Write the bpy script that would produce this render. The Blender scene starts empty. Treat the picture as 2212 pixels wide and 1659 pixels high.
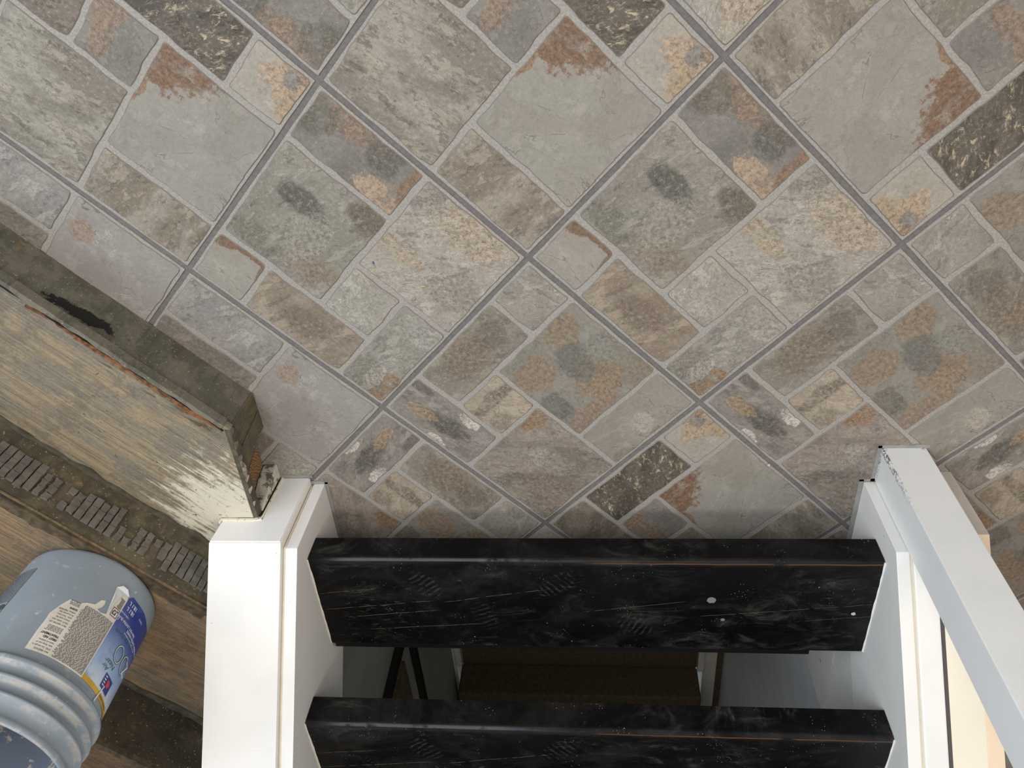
import bpy, bmesh, math, random
from mathutils import Vector, Matrix, noise
from mathutils.geometry import tessellate_polygon
S = bpy.context.scene
COL = S.collection

# ------------------------------------------------------------------ camera
FPX = 1688.53
right = Vector((-0.99457991, 0.07053535, -0.07639092)).normalized()
down = Vector((0.01799216, 0.84037485, 0.54170693)).normalized()
fwd = Vector((0.1024065, 0.53739639, -0.83708902)).normalized()
down = (down - fwd * down.dot(fwd)).normalized()
right = down.cross(fwd).normalized()
cam = bpy.data.cameras.new('camera'); cam.sensor_width = 36.0; cam.lens = FPX * 36.0 / 2212.0
cam.clip_start = 0.02
co = bpy.data.objects.new('camera', cam); COL.objects.link(co)
m = Matrix((right, -down, -fwd)).transposed().to_4x4()
m.translation = Vector((-0.0213547, -1.104933, 1.320432))
co.matrix_world = m
S.camera = co

# ------------------------------------------------------------------ world, lights, exposure
S.view_settings.view_transform = 'Standard'; S.view_settings.look = 'None'
S.view_settings.gamma = 1.0; S.view_settings.use_curve_mapping = False
S.view_settings.exposure = 0.06
W = bpy.data.worlds.new('world'); S.world = W; W.use_nodes = True
W.node_tree.nodes['Background'].inputs[0].default_value = (0.95, 0.97, 1.0, 1)
W.node_tree.nodes['Background'].inputs[1].default_value = 0.33

def area(name, loc, target, sx, sy, power, col):
    l = bpy.data.lights.new(name, 'AREA'); l.shape = 'RECTANGLE'; l.size = sx; l.size_y = sy
    l.energy = power; l.color = col
    o = bpy.data.objects.new(name, l); COL.objects.link(o); o.location = loc
    o.rotation_euler = (Vector(target) - Vector(loc)).to_track_quat('-Z', 'Y').to_euler()
    return o
area('window_light_front', (1.35, -2.5, 2.7), (0.2, -0.2, 0.1), 2.2, 1.6, 64, (1.0, 0.965, 0.925))
area('window_light_side', (3.2, -1.4, 2.0), (0, -0.2, 0.1), 1.6, 1.6, 44, (0.74, 0.87, 1.0))
area('ceiling_lamp', (-0.1, -0.5, 2.55), (-0.1, -0.45, 0), 0.40, 0.40, 16, (1.0, 0.95, 0.88))
area('room_light_right', (-3.0, -1.4, 2.2), (-0.4, -0.5, 0), 1.4, 1.4, 34, (1.0, 0.78, 0.60))

# ------------------------------------------------------------------ helpers
def lin(c):
    r = []
    for v in c[:3]:
        v /= 255.0
        r.append(v / 12.92 if v <= 0.04045 else ((v + 0.055) / 1.055) ** 2.4)
    return (r[0], r[1], r[2], 1.0)

class NT:
    """small node-tree writer"""
    def __init__(s, name, rough=0.5, spec=0.5):
        s.m = bpy.data.materials.new(name); s.m.use_nodes = True
        s.t = s.m.node_tree; s.n = s.t.nodes
        s.b = s.n['Principled BSDF']
        s.b.inputs['Roughness'].default_value = rough
        s.b.inputs['Specular IOR Level'].default_value = spec
        s.coord = None
    def node(s, typ, **kw):
        n = s.n.new(typ)
        for k, v in kw.items(): setattr(n, k, v)
        return n
    def link(s, a, b): s.t.links.new(a, b)
    def put(s, sock, v):
        if hasattr(v, 'is_linked') or isinstance(v, bpy.types.NodeSocket): s.link(v, sock)
        else: sock.default_value = v
    def obj(s):
        if not s.coord: s.coord = s.node('ShaderNodeTexCoord')
        return s.coord.outputs['Object']
    def uv(s):
        if not s.coord: s.coord = s.node('ShaderNodeTexCoord')
        return s.coord.outputs['UV']
    def mapping(s, vec, rot=(0, 0, 0), scale=(1, 1, 1), loc=(0, 0, 0)):
        n = s.node('ShaderNodeMapping'); s.link(vec, n.inputs[0])
        n.inputs['Location'].default_value = loc
        n.inputs['Rotation'].default_value = rot; n.inputs['Scale'].default_value = scale
        return n.outputs[0]
    def noise(s, vec, scale, detail=6, rough=0.55, dist=0.0, typ='FBM'):
        n = s.node('ShaderNodeTexNoise'); n.noise_type = typ
        s.link(vec, n.inputs['Vector'])
        n.inputs['Scale'].default_value = scale; n.inputs['Detail'].default_value = detail
        n.inputs['Roughness'].default_value = rough; n.inputs['Distortion'].default_value = dist
        return n.outputs['Fac']
    def vor(s, vec, scale, feature='F1'):
        n = s.node('ShaderNodeTexVoronoi'); n.feature = feature
        s.link(vec, n.inputs['Vector']); n.inputs['Scale'].default_value = scale
        return n.outputs['Distance']
    def math(s, op, a, b=0.0, c=None, clamp=False):
        n = s.node('ShaderNodeMath', operation=op); n.use_clamp = clamp
        s.put(n.inputs[0], a); s.put(n.inputs[1], b)
        if c is not None: s.put(n.inputs[2], c)
        return n.outputs[0]
    def ss(s, x, lo, hi):
        """smooth step lo->hi (lo may be greater than hi)"""
        n = s.node('ShaderNodeMapRange'); n.interpolation_type = 'SMOOTHSTEP'; n.clamp = True
        s.put(n.inputs[0], x)
        if lo <= hi: a, b, c, d = lo, hi, 0.0, 1.0
        else: a, b, c, d = hi, lo, 1.0, 0.0
        n.inputs[1].default_value = a; n.inputs[2].default_value = b
        n.inputs[3].default_value = c; n.inputs[4].default_value = d
        return n.outputs[0]
    def mix(s, f, a, b, blend='MIX'):
        n = s.node('ShaderNodeMix'); n.data_type = 'RGBA'; n.blend_type = blend
        s.put(n.inputs[0], f)
        for i, v in ((6, a), (7, b)):
            s.put(n.inputs[i], v if isinstance(v, bpy.types.NodeSocket) else lin(v))
        return n.outputs[2]
    def xyz(s, vec):
        n = s.node('ShaderNodeSeparateXYZ'); s.link(vec, n.inputs[0]); return n.outputs
    def mul(s, *a):
        r = a[0]
        for q in a[1:]: r = s.math('MULTIPLY', r, q)
        return r
    def base(s, c):
        if isinstance(c, bpy.types.NodeSocket): s.link(c, s.b.inputs['Base Color'])
        else: s.b.inputs['Base Color'].default_value = lin(c)
    def bump(s, h, strength=0.3, dist=0.002):
        n = s.node('ShaderNodeBump'); n.inputs['Strength'].default_value = strength
        n.inputs['Distance'].default_value = dist
        s.link(h, n.inputs['Height']); s.link(n.outputs[0], s.b.inputs['Normal'])
    def rough(s, v): s.put(s.b.inputs['Roughness'], v)

def link_obj(name, bm, mats, parent=None, smooth=False):
    me = bpy.data.meshes.new(name)
    bmesh.ops.recalc_face_normals(bm, faces=bm.faces[:])
    bm.to_mesh(me); bm.free()
    for mm in (mats if isinstance(mats, (list, tuple)) else [mats]): me.materials.append(mm)
    if smooth:
        for p in me.polygons: p.use_smooth = True
    o = bpy.data.objects.new(name, me); COL.objects.link(o)
    if parent: o.parent = parent
    return o
def thing(name, label, cat, loc=(0, 0, 0), group=None):
    o = bpy.data.objects.new(name, None); COL.objects.link(o); o.location = loc
    o.empty_display_size = 0.05
    o['label'] = label; o['category'] = cat
    if group: o['group'] = group
    return o
def tag(o, label, cat, group=None):
    o['label'] = label; o['category'] = cat
    if group: o['group'] = group
    return o
def struct(o, label=None):
    o['kind'] = 'structure'
    if label: o['label'] = label
    return o

def add_box(bm, x0, x1, y0, y1, z0, z1, bev=0.0, seg=2):
    t = bmesh.new()
    vs = [t.verts.new((x, y, z)) for x in (x0, x1) for y in (y0, y1) for z in (z0, z1)]
    for f in ((0,1,3,2),(4,6,7,5),(0,4,5,1),(2,3,7,6),(0,2,6,4),(1,5,7,3)): t.faces.new([vs[i] for i in f])
    if bev: bmesh.ops.bevel(t, geom=t.edges[:], offset=bev, segments=seg, affect='EDGES', profile=0.6)
    merge(bm, t)
def merge(bm, t, mat=None):
    me = bpy.data.meshes.new('tmp'); t.to_mesh(me); t.free()
    n0 = len(bm.faces)
    bm.from_mesh(me); bpy.data.meshes.remove(me)
    if mat is not None:
        bm.faces.ensure_lookup_table()
        for f in bm.faces[n0:]: f.material_index = mat
def add_prism(bm, pts, axis, a, b, bev=0.0, seg=2):
    """polygon pts (2-D) extruded along axis from a to b. axis 'x': pts are (y,z); 'z': pts are (x,y); 'y': (x,z)"""
    t = bmesh.new()
    def P(p, q):
        return {'x': (q, p[0], p[1]), 'y': (p[0], q, p[1]), 'z': (p[0], p[1], q)}[axis]
    A = [t.verts.new(P(p, a)) for p in pts]; B = [t.verts.new(P(p, b)) for p in pts]
    t.faces.new(A); t.faces.new(B[::-1])
    n = len(pts)
    for i in range(n): t.faces.new((A[i], B[i], B[(i+1) % n], A[(i+1) % n]))
    bmesh.ops.recalc_face_normals(t, faces=t.faces[:])
    if bev: bmesh.ops.bevel(t, geom=t.edges[:], offset=bev, segments=seg, affect='EDGES', profile=0.6)
    merge(bm, t)
def fnoise(x, y, z=0.0): return noise.noise(Vector((x, y, z)))

# step frame (left steps run at 45 degrees)
R2 = math.sqrt(0.5)
def st(t, d, z=0.0):
    """t along the riser (towards +X,-Y), d going up the flight (towards +X,+Y), from x+y=0"""
    return Vector(((t + d) * R2, (-t + d) * R2, z))

# ------------------------------------------------------------------ materials
def mat_white_paint():
    t = NT('white_gloss_paint', 0.34, 0.45)
    v = t.obj()
    n = t.noise(v, 9, 4); f = t.noise(v, 320, 2)
    c = t.mix(t.ss(n, 0.42, 0.7), (238, 238, 236), (232, 234, 233))
    sp = t.ss(t.noise(v, 75, 3, 0.7), 0.735, 0.75)
    c = t.mix(sp, c, (150, 140, 125))
    t.base(c); t.bump(f, 0.10, 0.001); return t.m
def mat_post():
    t = NT('white_post_paint', 0.32, 0.45)
    v = t.obj(); x, y, z = t.xyz(v)
    n = t.noise(v, 9, 4)
    c = t.mix(t.ss(n, 0.42, 0.7), (236, 239, 240), (230, 234, 236))
    chip = t.noise(v, 160, 4, 0.7)
    edge = t.mul(t.ss(t.math('ABSOLUTE', t.math('SUBTRACT', x, 0.0425)), 0.006, 0.002), t.ss(z, 0.22, 0.02), t.ss(y, -0.030, -0.038))
    foot = t.mul(t.ss(z, 0.014, 0.004), t.ss(t.math('ABSOLUTE', x), 0.030, 0.038))
    mk = t.mul(t.math('MAXIMUM', edge, foot), t.ss(chip, 0.50, 0.54))
    c = t.mix(mk, c, (96, 84, 74))
    t.base(c); t.bump(t.noise(v, 300, 2), 0.08, 0.001); return t.m
def mat_caulk():
    t = NT('old_caulk', 0.6); v = t.obj()
    t.base(t.mix(t.noise(v, 60, 4), (232, 228, 214), (214, 206, 186))); return t.m
SCR = [(0.579, 0.100, 0.446, 0.082, 1.0), (0.577, 0.150, 0.329, 0.118, 1.0), (0.534, 0.174, 0.317, 0.147, 1.0), (0.482, 0.211, 0.225, 0.189, 1.0), (0.304, 0.121, 0.078, 0.080, 1.0),
       (0.007, 0.148, -0.205, 0.113, 0.8), (-0.231, 0.158, -0.588, 0.115, 0.8), (-0.435, 0.170, -0.594, 0.149, 0.7)]
def mat_black_tread():
    t = NT('black_tread_paint', 0.40, 0.14)
    raw = t.obj(); x, y, z = t.xyz(raw)
    oi = t.node('ShaderNodeObjectInfo'); va = t.node('ShaderNodeVectorMath', operation='MULTIPLY_ADD')
    t.link(oi.outputs['Location'], va.inputs[0]); va.inputs[1].default_value = (0, 4.1, 3.3); t.link(raw, va.inputs[2]); v = va.outputs[0]
    n1 = t.noise(v, 5, 6, 0.6); n2 = t.noise(t.mapping(v, scale=(6, 60, 60)), 3, 6, 0.7)
    c = t.mix(t.ss(n1, 0.35, 0.75), (7, 7, 8), (16, 16, 16))
    # dusty smears
    sm = t.noise(t.mapping(v, rot=(0, 0, 0.5), scale=(7, 14, 10)), 1.0, 12, 0.74, 1.8)
    hz = t.noise(t.mapping(v, scale=(5, 8, 5)), 1.0, 14, 0.72, 0.6)
    c = t.mix(t.mul(t.ss(hz, 0.46, 0.66), 0.55), c, (42, 41, 40))
    c = t.mix(t.mul(t.ss(sm, 0.48, 0.72), t.ss(t.noise(v, 4.2, 4), 0.42, 0.62), 0.7), c, (78, 77, 74))
    sm2 = t.noise(t.mapping(v, rot=(0, 0, -0.9), scale=(26, 90, 10)), 1.0, 8, 0.75, 1.4)
    c = t.mix(t.mul(t.ss(sm2, 0.55, 0.70), t.ss(t.noise(t.mapping(v, loc=(2, 2, 2)), 5.5, 3), 0.52, 0.64), 0.55), c, (96, 94, 90))
    # sole prints: groups of short parallel bars
    for k, (px, py, pr) in enumerate(((0.34, 0.075, 0.9), (0.06, 0.07, -0.7), (-0.10, 0.19, 0.5), (0.22, 0.17, 1.2))):
        w_ = t.mapping(raw, loc=(-px * 1.0, -py * 1.0, 0)); wx, wy, wz = t.xyz(t.mapping(w_, rot=(0, 0, pr)))
        bars = t.ss(t.math('SINE', t.math('MULTIPLY_ADD', wx, 520.0, t.math('MULTIPLY', t.noise(v, 40, 3), 7.0))), 0.1, 0.6)
        lim = t.ss(t.math('SQRT', t.math('ADD', t.mul(wx, wx, 0.7), t.mul(wy, wy, 2.0))), 0.042, 0.030)
        c = t.mix(t.mul(bars, lim, t.ss(sm2, 0.42, 0.58), 0.26), c, (92, 90, 86))
    # long thin scratches
    for k, (xa, ya, xb, yb, am) in enumerate(SCR):
        sl = (yb - ya) / (xb - xa)
        yy = t.math('MULTIPLY_ADD', t.math('SUBTRACT', x, xa), sl, ya)
        yy = t.math('ADD', yy, t.math('MULTIPLY', t.noise(t.mapping(v, scale=(6, 0, 0), loc=(k, 0, 0)), 1, 2), 0.010))
        dd = t.math('ABSOLUTE', t.math('SUBTRACT', y, yy))
        lo_, hi_ = min(xa, xb), max(xa, xb)
        rg = t.mul(t.ss(x, lo_ - 0.01, lo_ + 0.02), t.ss(x, hi_ + 0.01, hi_ - 0.02), t.ss(z, -0.004, -0.002))
        c = t.mix(t.mul(t.ss(dd, am * 0.0009, am * 0.0002), rg, t.ss(t.noise(v, 60, 2), 0.36, 0.5), 0.55), c, (126, 118, 102))
    # specks
    sp = t.ss(t.vor(v, 170), 0.15, 0.08)
    c = t.mix(t.mul(sp, t.ss(t.noise(v, 17, 3), 0.57, 0.64), 0.9), c, (176, 172, 164))
    sp2 = t.ss(t.vor(t.mapping(v, loc=(3, 1, 2)), 52), 0.08, 0.05)
    c = t.mix(t.mul(sp2, t.ss(t.noise(v, 11, 3), 0.58, 0.64)), c, (164, 162, 158))
    # worn front edge, bare wood showing on the far half, painted sheen on the other
    ed = t.math('ABSOLUTE', t.math('ADD', y, t.math('MULTIPLY', t.noise(t.mapping(v, scale=(9, 0, 0)), 1, 3), -0.006)))
    wood = t.mul(t.ss(t.math('ABSOLUTE', t.math('SUBTRACT', ed, 0.0060)), 0.0022, 0.0008), t.ss(x, 0.02, -0.06), t.ss(z, -0.006, -0.003),
                 t.ss(t.noise(t.mapping(v, scale=(14, 0, 0)), 1, 3), 0.36, 0.46))
    c = t.mix(wood, c, (112, 70, 38))
    grey = t.mul(t.ss(ed, 0.016, 0.006), t.ss(z, -0.012, -0.004), t.ss(n1, 0.35, 0.6))
    c = t.mix(t.mul(grey, 0.35), c, (58, 58, 60))
    painted_sheen = t.mul(t.ss(t.math('ABSOLUTE', t.math('SUBTRACT', y, 0.0025)), 0.0035, 0.0015), t.ss(z, -0.006, -0.003), t.ss(x, 0.05, 0.22), t.ss(x, 0.55, 0.50), t.ss(t.noise(v, 30, 4), 0.34, 0.5))  # bluish window reflection along the nosing, put into the colour
    c = t.mix(t.mul(painted_sheen, 0.5), c, (100, 108, 116))
    t.base(c)
    t.rough(t.math('ADD', t.mul(t.ss(sm, 0.4, 0.8), 0.25), 0.36))
    t.bump(t.math('ADD', n2, t.math('MULTIPLY', sm, 0.8)), 0.22, 0.002); return t.m
def mat_flat(name, col, rough=0.6, var=None, sc=20, spec=0.4):
    t = NT(name, rough, spec); v = t.obj()
    if var: t.base(t.mix(t.ss(t.noise(v, sc, 6), 0.35, 0.65), col, var))
    else: t.base(col)
    t.bump(t.noise(v, sc * 8, 3), 0.1, 0.001)
    return t.m
def grain(t, axis_rot=-math.pi/4, sc=(2.0, 34, 34)):
    return t.mapping(t.mapping(t.obj(), rot=(0, 0, -axis_rot)), scale=sc)
def mat_old_wood(name, a, b, c3, cream=None, dark=0.0):
    t = NT(name, 0.72, 0.25); v = t.obj()
    g = grain(t, sc=(10.0, 95, 95))
    n1 = t.noise(g, 1.0, 12, 0.72, 0.3); n2 = t.noise(grain(t, sc=(5.0, 230, 230)), 1.0, 4, 0.6)
    big = t.noise(t.mapping(grain(t, sc=(7, 17, 17)), loc=(4, 2, 0)), 1.0, 14, 0.72)
    blot = t.noise(v, 11, 14, 0.76); gr = t.noise(v, 240, 5, 0.8)
    c = t.mix(t.ss(n1, 0.42, 0.58), a, b)
    c = t.mix(t.mul(t.ss(big, 0.47, 0.56), 0.85), c, c3)
    c = t.mix(t.mul(t.ss(blot, 0.52, 0.58), 0.5), c, tuple(int(q * 0.80) for q in c3))
    c = t.mix(t.mul(t.ss(n2, 0.53, 0.60), t.ss(blot, 0.62, 0.42), 0.42), c, tuple(int(q * 0.58) for q in a))
    c = t.mix(t.mul(t.ss(n2, 0.46, 0.40), 0.30), c, tuple(min(255, int(q * 1.12)) for q in b))
    c = t.mix(t.mul(t.ss(gr, 0.54, 0.64), 0.35), c, tuple(int(q * 0.6) for q in a))
    c = t.mix(t.mul(t.ss(gr, 0.44, 0.36), 0.35), c, tuple(min(255, int(q * 1.18)) for q in b))
    c = t.mix(t.mul(t.ss(t.noise(v, 46, 6, 0.7), 0.64, 0.70), t.ss(t.noise(v, 7, 2), 0.5, 0.6)), c, (58, 54, 50))
    if cream:
        x, y, z = t.xyz(v)
        dx = t.math('SUBTRACT', x, cream[0]); dy = t.math('SUBTRACT', y, cream[1])
        d = t.math('SQRT', t.math('ADD', t.mul(dx, dx), t.mul(dy, dy)))
        d = t.math('ADD', d, t.math('MULTIPLY', t.math('SUBTRACT', n1, 0.5), -0.55))
        d = t.math('ADD', d, t.math('MULTIPLY', t.math('SUBTRACT', t.noise(v, 26, 6, 0.75), 0.5), -0.25))
        c = t.mix(t.mul(t.ss(d, cream[2] + 0.03, cream[2] - 0.06), 0.88), c, (214, 208, 190))
        c = t.mix(t.mul(t.ss(t.noise(v, 90, 5, 0.7), 0.60, 0.66), t.ss(d, cream[2] + 0.05, cream[2] - 0.02)), c, (104, 90, 74))
    t.base(c); t.bump(t.math('ADD', n1, n2), 0.5, 0.002); return t.m
def mat_thinset(name, base_c, alt, black=False, tan=0.6):
    t = NT(name, 0.80, 0.25); v = t.obj()
    n = t.noise(v, 13, 14, 0.76); tr = t.noise(t.mapping(t.mapping(v, rot=(0, 0, math.pi/4)), scale=(60, 8, 9)), 1.0, 4, 0.6)
    c = t.mix(t.ss(n, 0.44, 0.56), base_c, alt)
    c = t.mix(t.mul(t.ss(tr, 0.52, 0.64), 0.35), c, (66, 63, 56))
    c = t.mix(t.mul(t.ss(t.noise(v, 24, 7, 0.7), 0.60, 0.66), tan), c, (158, 128, 90))
    c = t.mix(t.mul(t.ss(t.noise(v, 210, 2), 0.67, 0.71), 0.9), c, (176, 168, 148))
    if black:
        # one elongated black smear along the riser
        w = t.mapping(v, rot=(0, 0, math.pi/4))      # x' along the riser
        x, y, z = t.xyz(w)
        px = t.math('DIVIDE', t.math('ABSOLUTE', t.math('SUBTRACT', x, BLK_T)), 0.080)
        pz = t.math('DIVIDE', t.math('ABSOLUTE', t.math('SUBTRACT', z, t.math('MULTIPLY_ADD', x, 0.10, BLK_Z))), 0.017)
        d = t.math('SQRT', t.math('ADD', t.mul(px, px), t.mul(pz, pz)))
        d = t.math('ADD', d, t.math('MULTIPLY', t.math('SUBTRACT', t.noise(v, 30, 10, 0.80), 0.5), 3.4))
        c = t.mix(t.ss(d, 1.0, 0.85), c, (34, 35, 36))
    t.base(c); t.bump(t.math('ADD', n, t.math('MULTIPLY', tr, 0.6)), 0.6, 0.004); return t.m
BLK_T, BLK_Z = 1.0, -0.012

M = {}
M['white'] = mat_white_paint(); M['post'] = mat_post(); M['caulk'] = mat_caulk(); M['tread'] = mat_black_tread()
M['cream'] = mat_flat('cream_wall_paint', (240, 236, 222), 0.55, (234, 229, 212), 6)
M['peach'] = mat_flat('bare_drywall_edge', (240, 222, 196), 0.6, (234, 214, 186), 8)
M['crack'] = mat_flat('dark_crack', (84, 80, 80), 0.9)
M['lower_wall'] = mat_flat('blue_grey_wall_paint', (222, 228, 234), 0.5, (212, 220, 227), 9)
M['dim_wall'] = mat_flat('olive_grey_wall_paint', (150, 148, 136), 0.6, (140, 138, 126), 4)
M['black_metal'] = mat_flat('black_metal', (10, 10, 10), 0.5)
M['trim'] = mat_flat('white_trim_paint', (205, 200, 190), 0.5, (195, 190, 180), 12)
M['carpet'] = mat_flat('brown_carpet', (96, 84, 66), 0.95, (82, 72, 56), 60, 0.1)
M['orange_wood'] = mat_flat('split_orange_wood', (138, 92, 60), 0.75, (84, 58, 40), 90, 0.2)
M['pale_ply'] = mat_flat('pale_plywood_edge', (126, 108, 84), 0.8, (94, 80, 62), 90, 0.2)
M['brown_edge'] = mat_flat('worn_brown_edge', (70, 62, 50), 0.8, (96, 84, 66), 60, 0.2)
M['wood_a'] = mat_old_wood('tan_grey_subfloor_wood', (128, 119, 102), (152, 136, 110), (120, 116, 106), cream=(0.73, -0.02, 0.14))
M['wood_b'] = mat_old_wood('brown_subfloor_wood', (124, 106, 84), (146, 122, 92), (112, 100, 84))
M['wood_c'] = mat_old_wood('dark_subfloor_wood', (96, 78, 60), (116, 92, 68), (80, 68, 56))
M['thin1'] = mat_thinset('grey_green_thinset', (98, 97, 86), (118, 115, 102), black=True, tan=0.35)
M['thin2'] = mat_thinset('dark_thinset', (84, 79, 66), (108, 99, 80), tan=0.75)
M['thin3'] = mat_thinset('dark_riser_thinset', (66, 60, 50), (80, 72, 58), tan=0.3)
M['olive'] = mat_thinset('olive_stained_board', (92, 90, 78), (112, 102, 76), tan=0.4)
M['pad'] = mat_flat('grey_adhesive_pad', (118, 115, 109), 0.85, (100, 97, 90), 40, 0.2)
M['fillet'] = mat_flat('rough_cement', (96, 92, 80), 0.9, (78, 73, 62), 50, 0.2)
def mat_stud():
    t = NT('sawn_lumber_end', 0.8, 0.2); v = t.obj()
    w = t.node('ShaderNodeTexWave'); w.wave_type = 'BANDS'; w.bands_direction = 'DIAGONAL'
    t.link(v, w.inputs['Vector']); w.inputs['Scale'].default_value = 70; w.inputs['Distortion'].default_value = 9
    w.inputs['Detail'].default_value = 3
    t.base(t.mix(w.outputs['Fac'], (158, 130, 98), (120, 92, 66))); t.bump(w.outputs['Fac'], 0.3, 0.001); return t.m
M['stud'] = mat_stud()
def mat_flaky():
    t = NT('flaking_white_paint', 0.7, 0.3); v = t.obj()
    n = t.noise(v, 42, 8, 0.75)
    c = t.mix(t.ss(n, 0.46, 0.50), (112, 110, 100), (206, 202, 188))
    c = t.mix(t.ss(t.noise(t.mapping(v, loc=(3, 3, 3)), 60, 6, 0.7), 0.60, 0.64), c, (116, 82, 54))
    t.base(c); t.bump(n, 0.5, 0.003); return t.m
M['flaky'] = mat_flaky()
def mat_bucket():
    t = NT('blue_grey_plastic', 0.42, 0.4); v = t.obj(); x, y, z = t.xyz(v)
    n = t.noise(v, 8, 6, 0.6)
    c = t.mix(t.ss(n, 0.35, 0.7), (138, 150, 160), (147, 159, 170))
    c = t.mix(t.mul(t.ss(t.noise(v, 30, 6, 0.7), 0.60, 0.68), 0.35), c, (196, 198, 194))
    sc = t.noise(t.mapping(v, rot=(0.3, 0.5, 0.9), scale=(14, 120, 60)), 1.0, 2, 0.5)
    c = t.mix(t.mul(t.ss(sc, 0.70, 0.76), 0.6), c, (206, 212, 216))
    # joint-compound smears that sit on the top ribs
    geo = t.node('ShaderNodeNewGeometry'); nz = t.xyz(geo.outputs['Normal'])[2]
    smear = t.mul(t.ss(z, 0.533, 0.545), t.ss(nz, 0.30, 0.62), t.ss(t.noise(v, 26, 8, 0.74), 0.42, 0.56))
    c = t.mix(t.mul(smear, 0.50), c, (196, 188, 176))
    t.base(c); t.bump(t.noise(v, 60, 4), 0.06, 0.001); return t.m
M['bucket'] = mat_bucket()
def mat_bucket_in():
    t = NT('bucket_inside', 0.6, 0.3); v = t.obj()
    n = t.noise(v, 14, 7, 0.7)
    c = t.mix(t.ss(n, 0.54, 0.57), (104, 114, 130), (176, 168, 156))
    t.base(c); t.bump(n, 0.5, 0.003); return t.m
M['bucket_in'] = mat_bucket_in()
def mat_paper():
    t = NT('torn_white_paper', 0.55, 0.4); v = t.obj()
    n = t.noise(v, 26, 6, 0.7)
    c = t.mix(t.ss(n, 0.4, 0.7), (222, 219, 210), (205, 200, 188))
    t.base(c); t.bump(n, 0.3, 0.002); return t.m
M['paper'] = mat_paper()
def mat_blue():
    t = NT('blue_printed_label', 0.30, 0.5); v = t.obj(); x, y, z = t.xyz(v)
    c = t.mix(t.ss(z, 0.385, 0.475), (42, 62, 138), (150, 178, 214))
    c = t.mix(t.ss(z, 0.465, 0.508), c, (196, 210, 226))
    c = t.mix(t.mul(t.ss(t.noise(v, 34, 5, 0.6), 0.5, 0.7), 0.5), c, (80, 120, 176))
    c = t.mix(t.ss(t.noise(v, 120, 3, 0.7), 0.67, 0.70), c, (170, 178, 186))
    t.base(c); return t.m
M['blue'] = mat_blue()
M['yellow'] = mat_flat('yellow_print', (208, 168, 44), 0.4, (190, 150, 40), 30)
M['ink'] = mat_flat('black_ink', (52, 50, 50), 0.6)
M['ink_grey'] = mat_flat('grey_ink', (112, 110, 106), 0.6)
M['ink_white'] = mat_flat('white_ink', (225, 228, 232), 0.5)
M['ink_green'] = mat_flat('green_ink', (60, 104, 92), 0.5)
M['ink_red'] = mat_flat('red_ink', (206, 60, 56), 0.5)
M['ink_navy'] = mat_flat('navy_ink', (38, 52, 132), 0.4)
M['engrave'] = mat_flat('dark_print_on_plastic', (78, 82, 80), 0.6)

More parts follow.
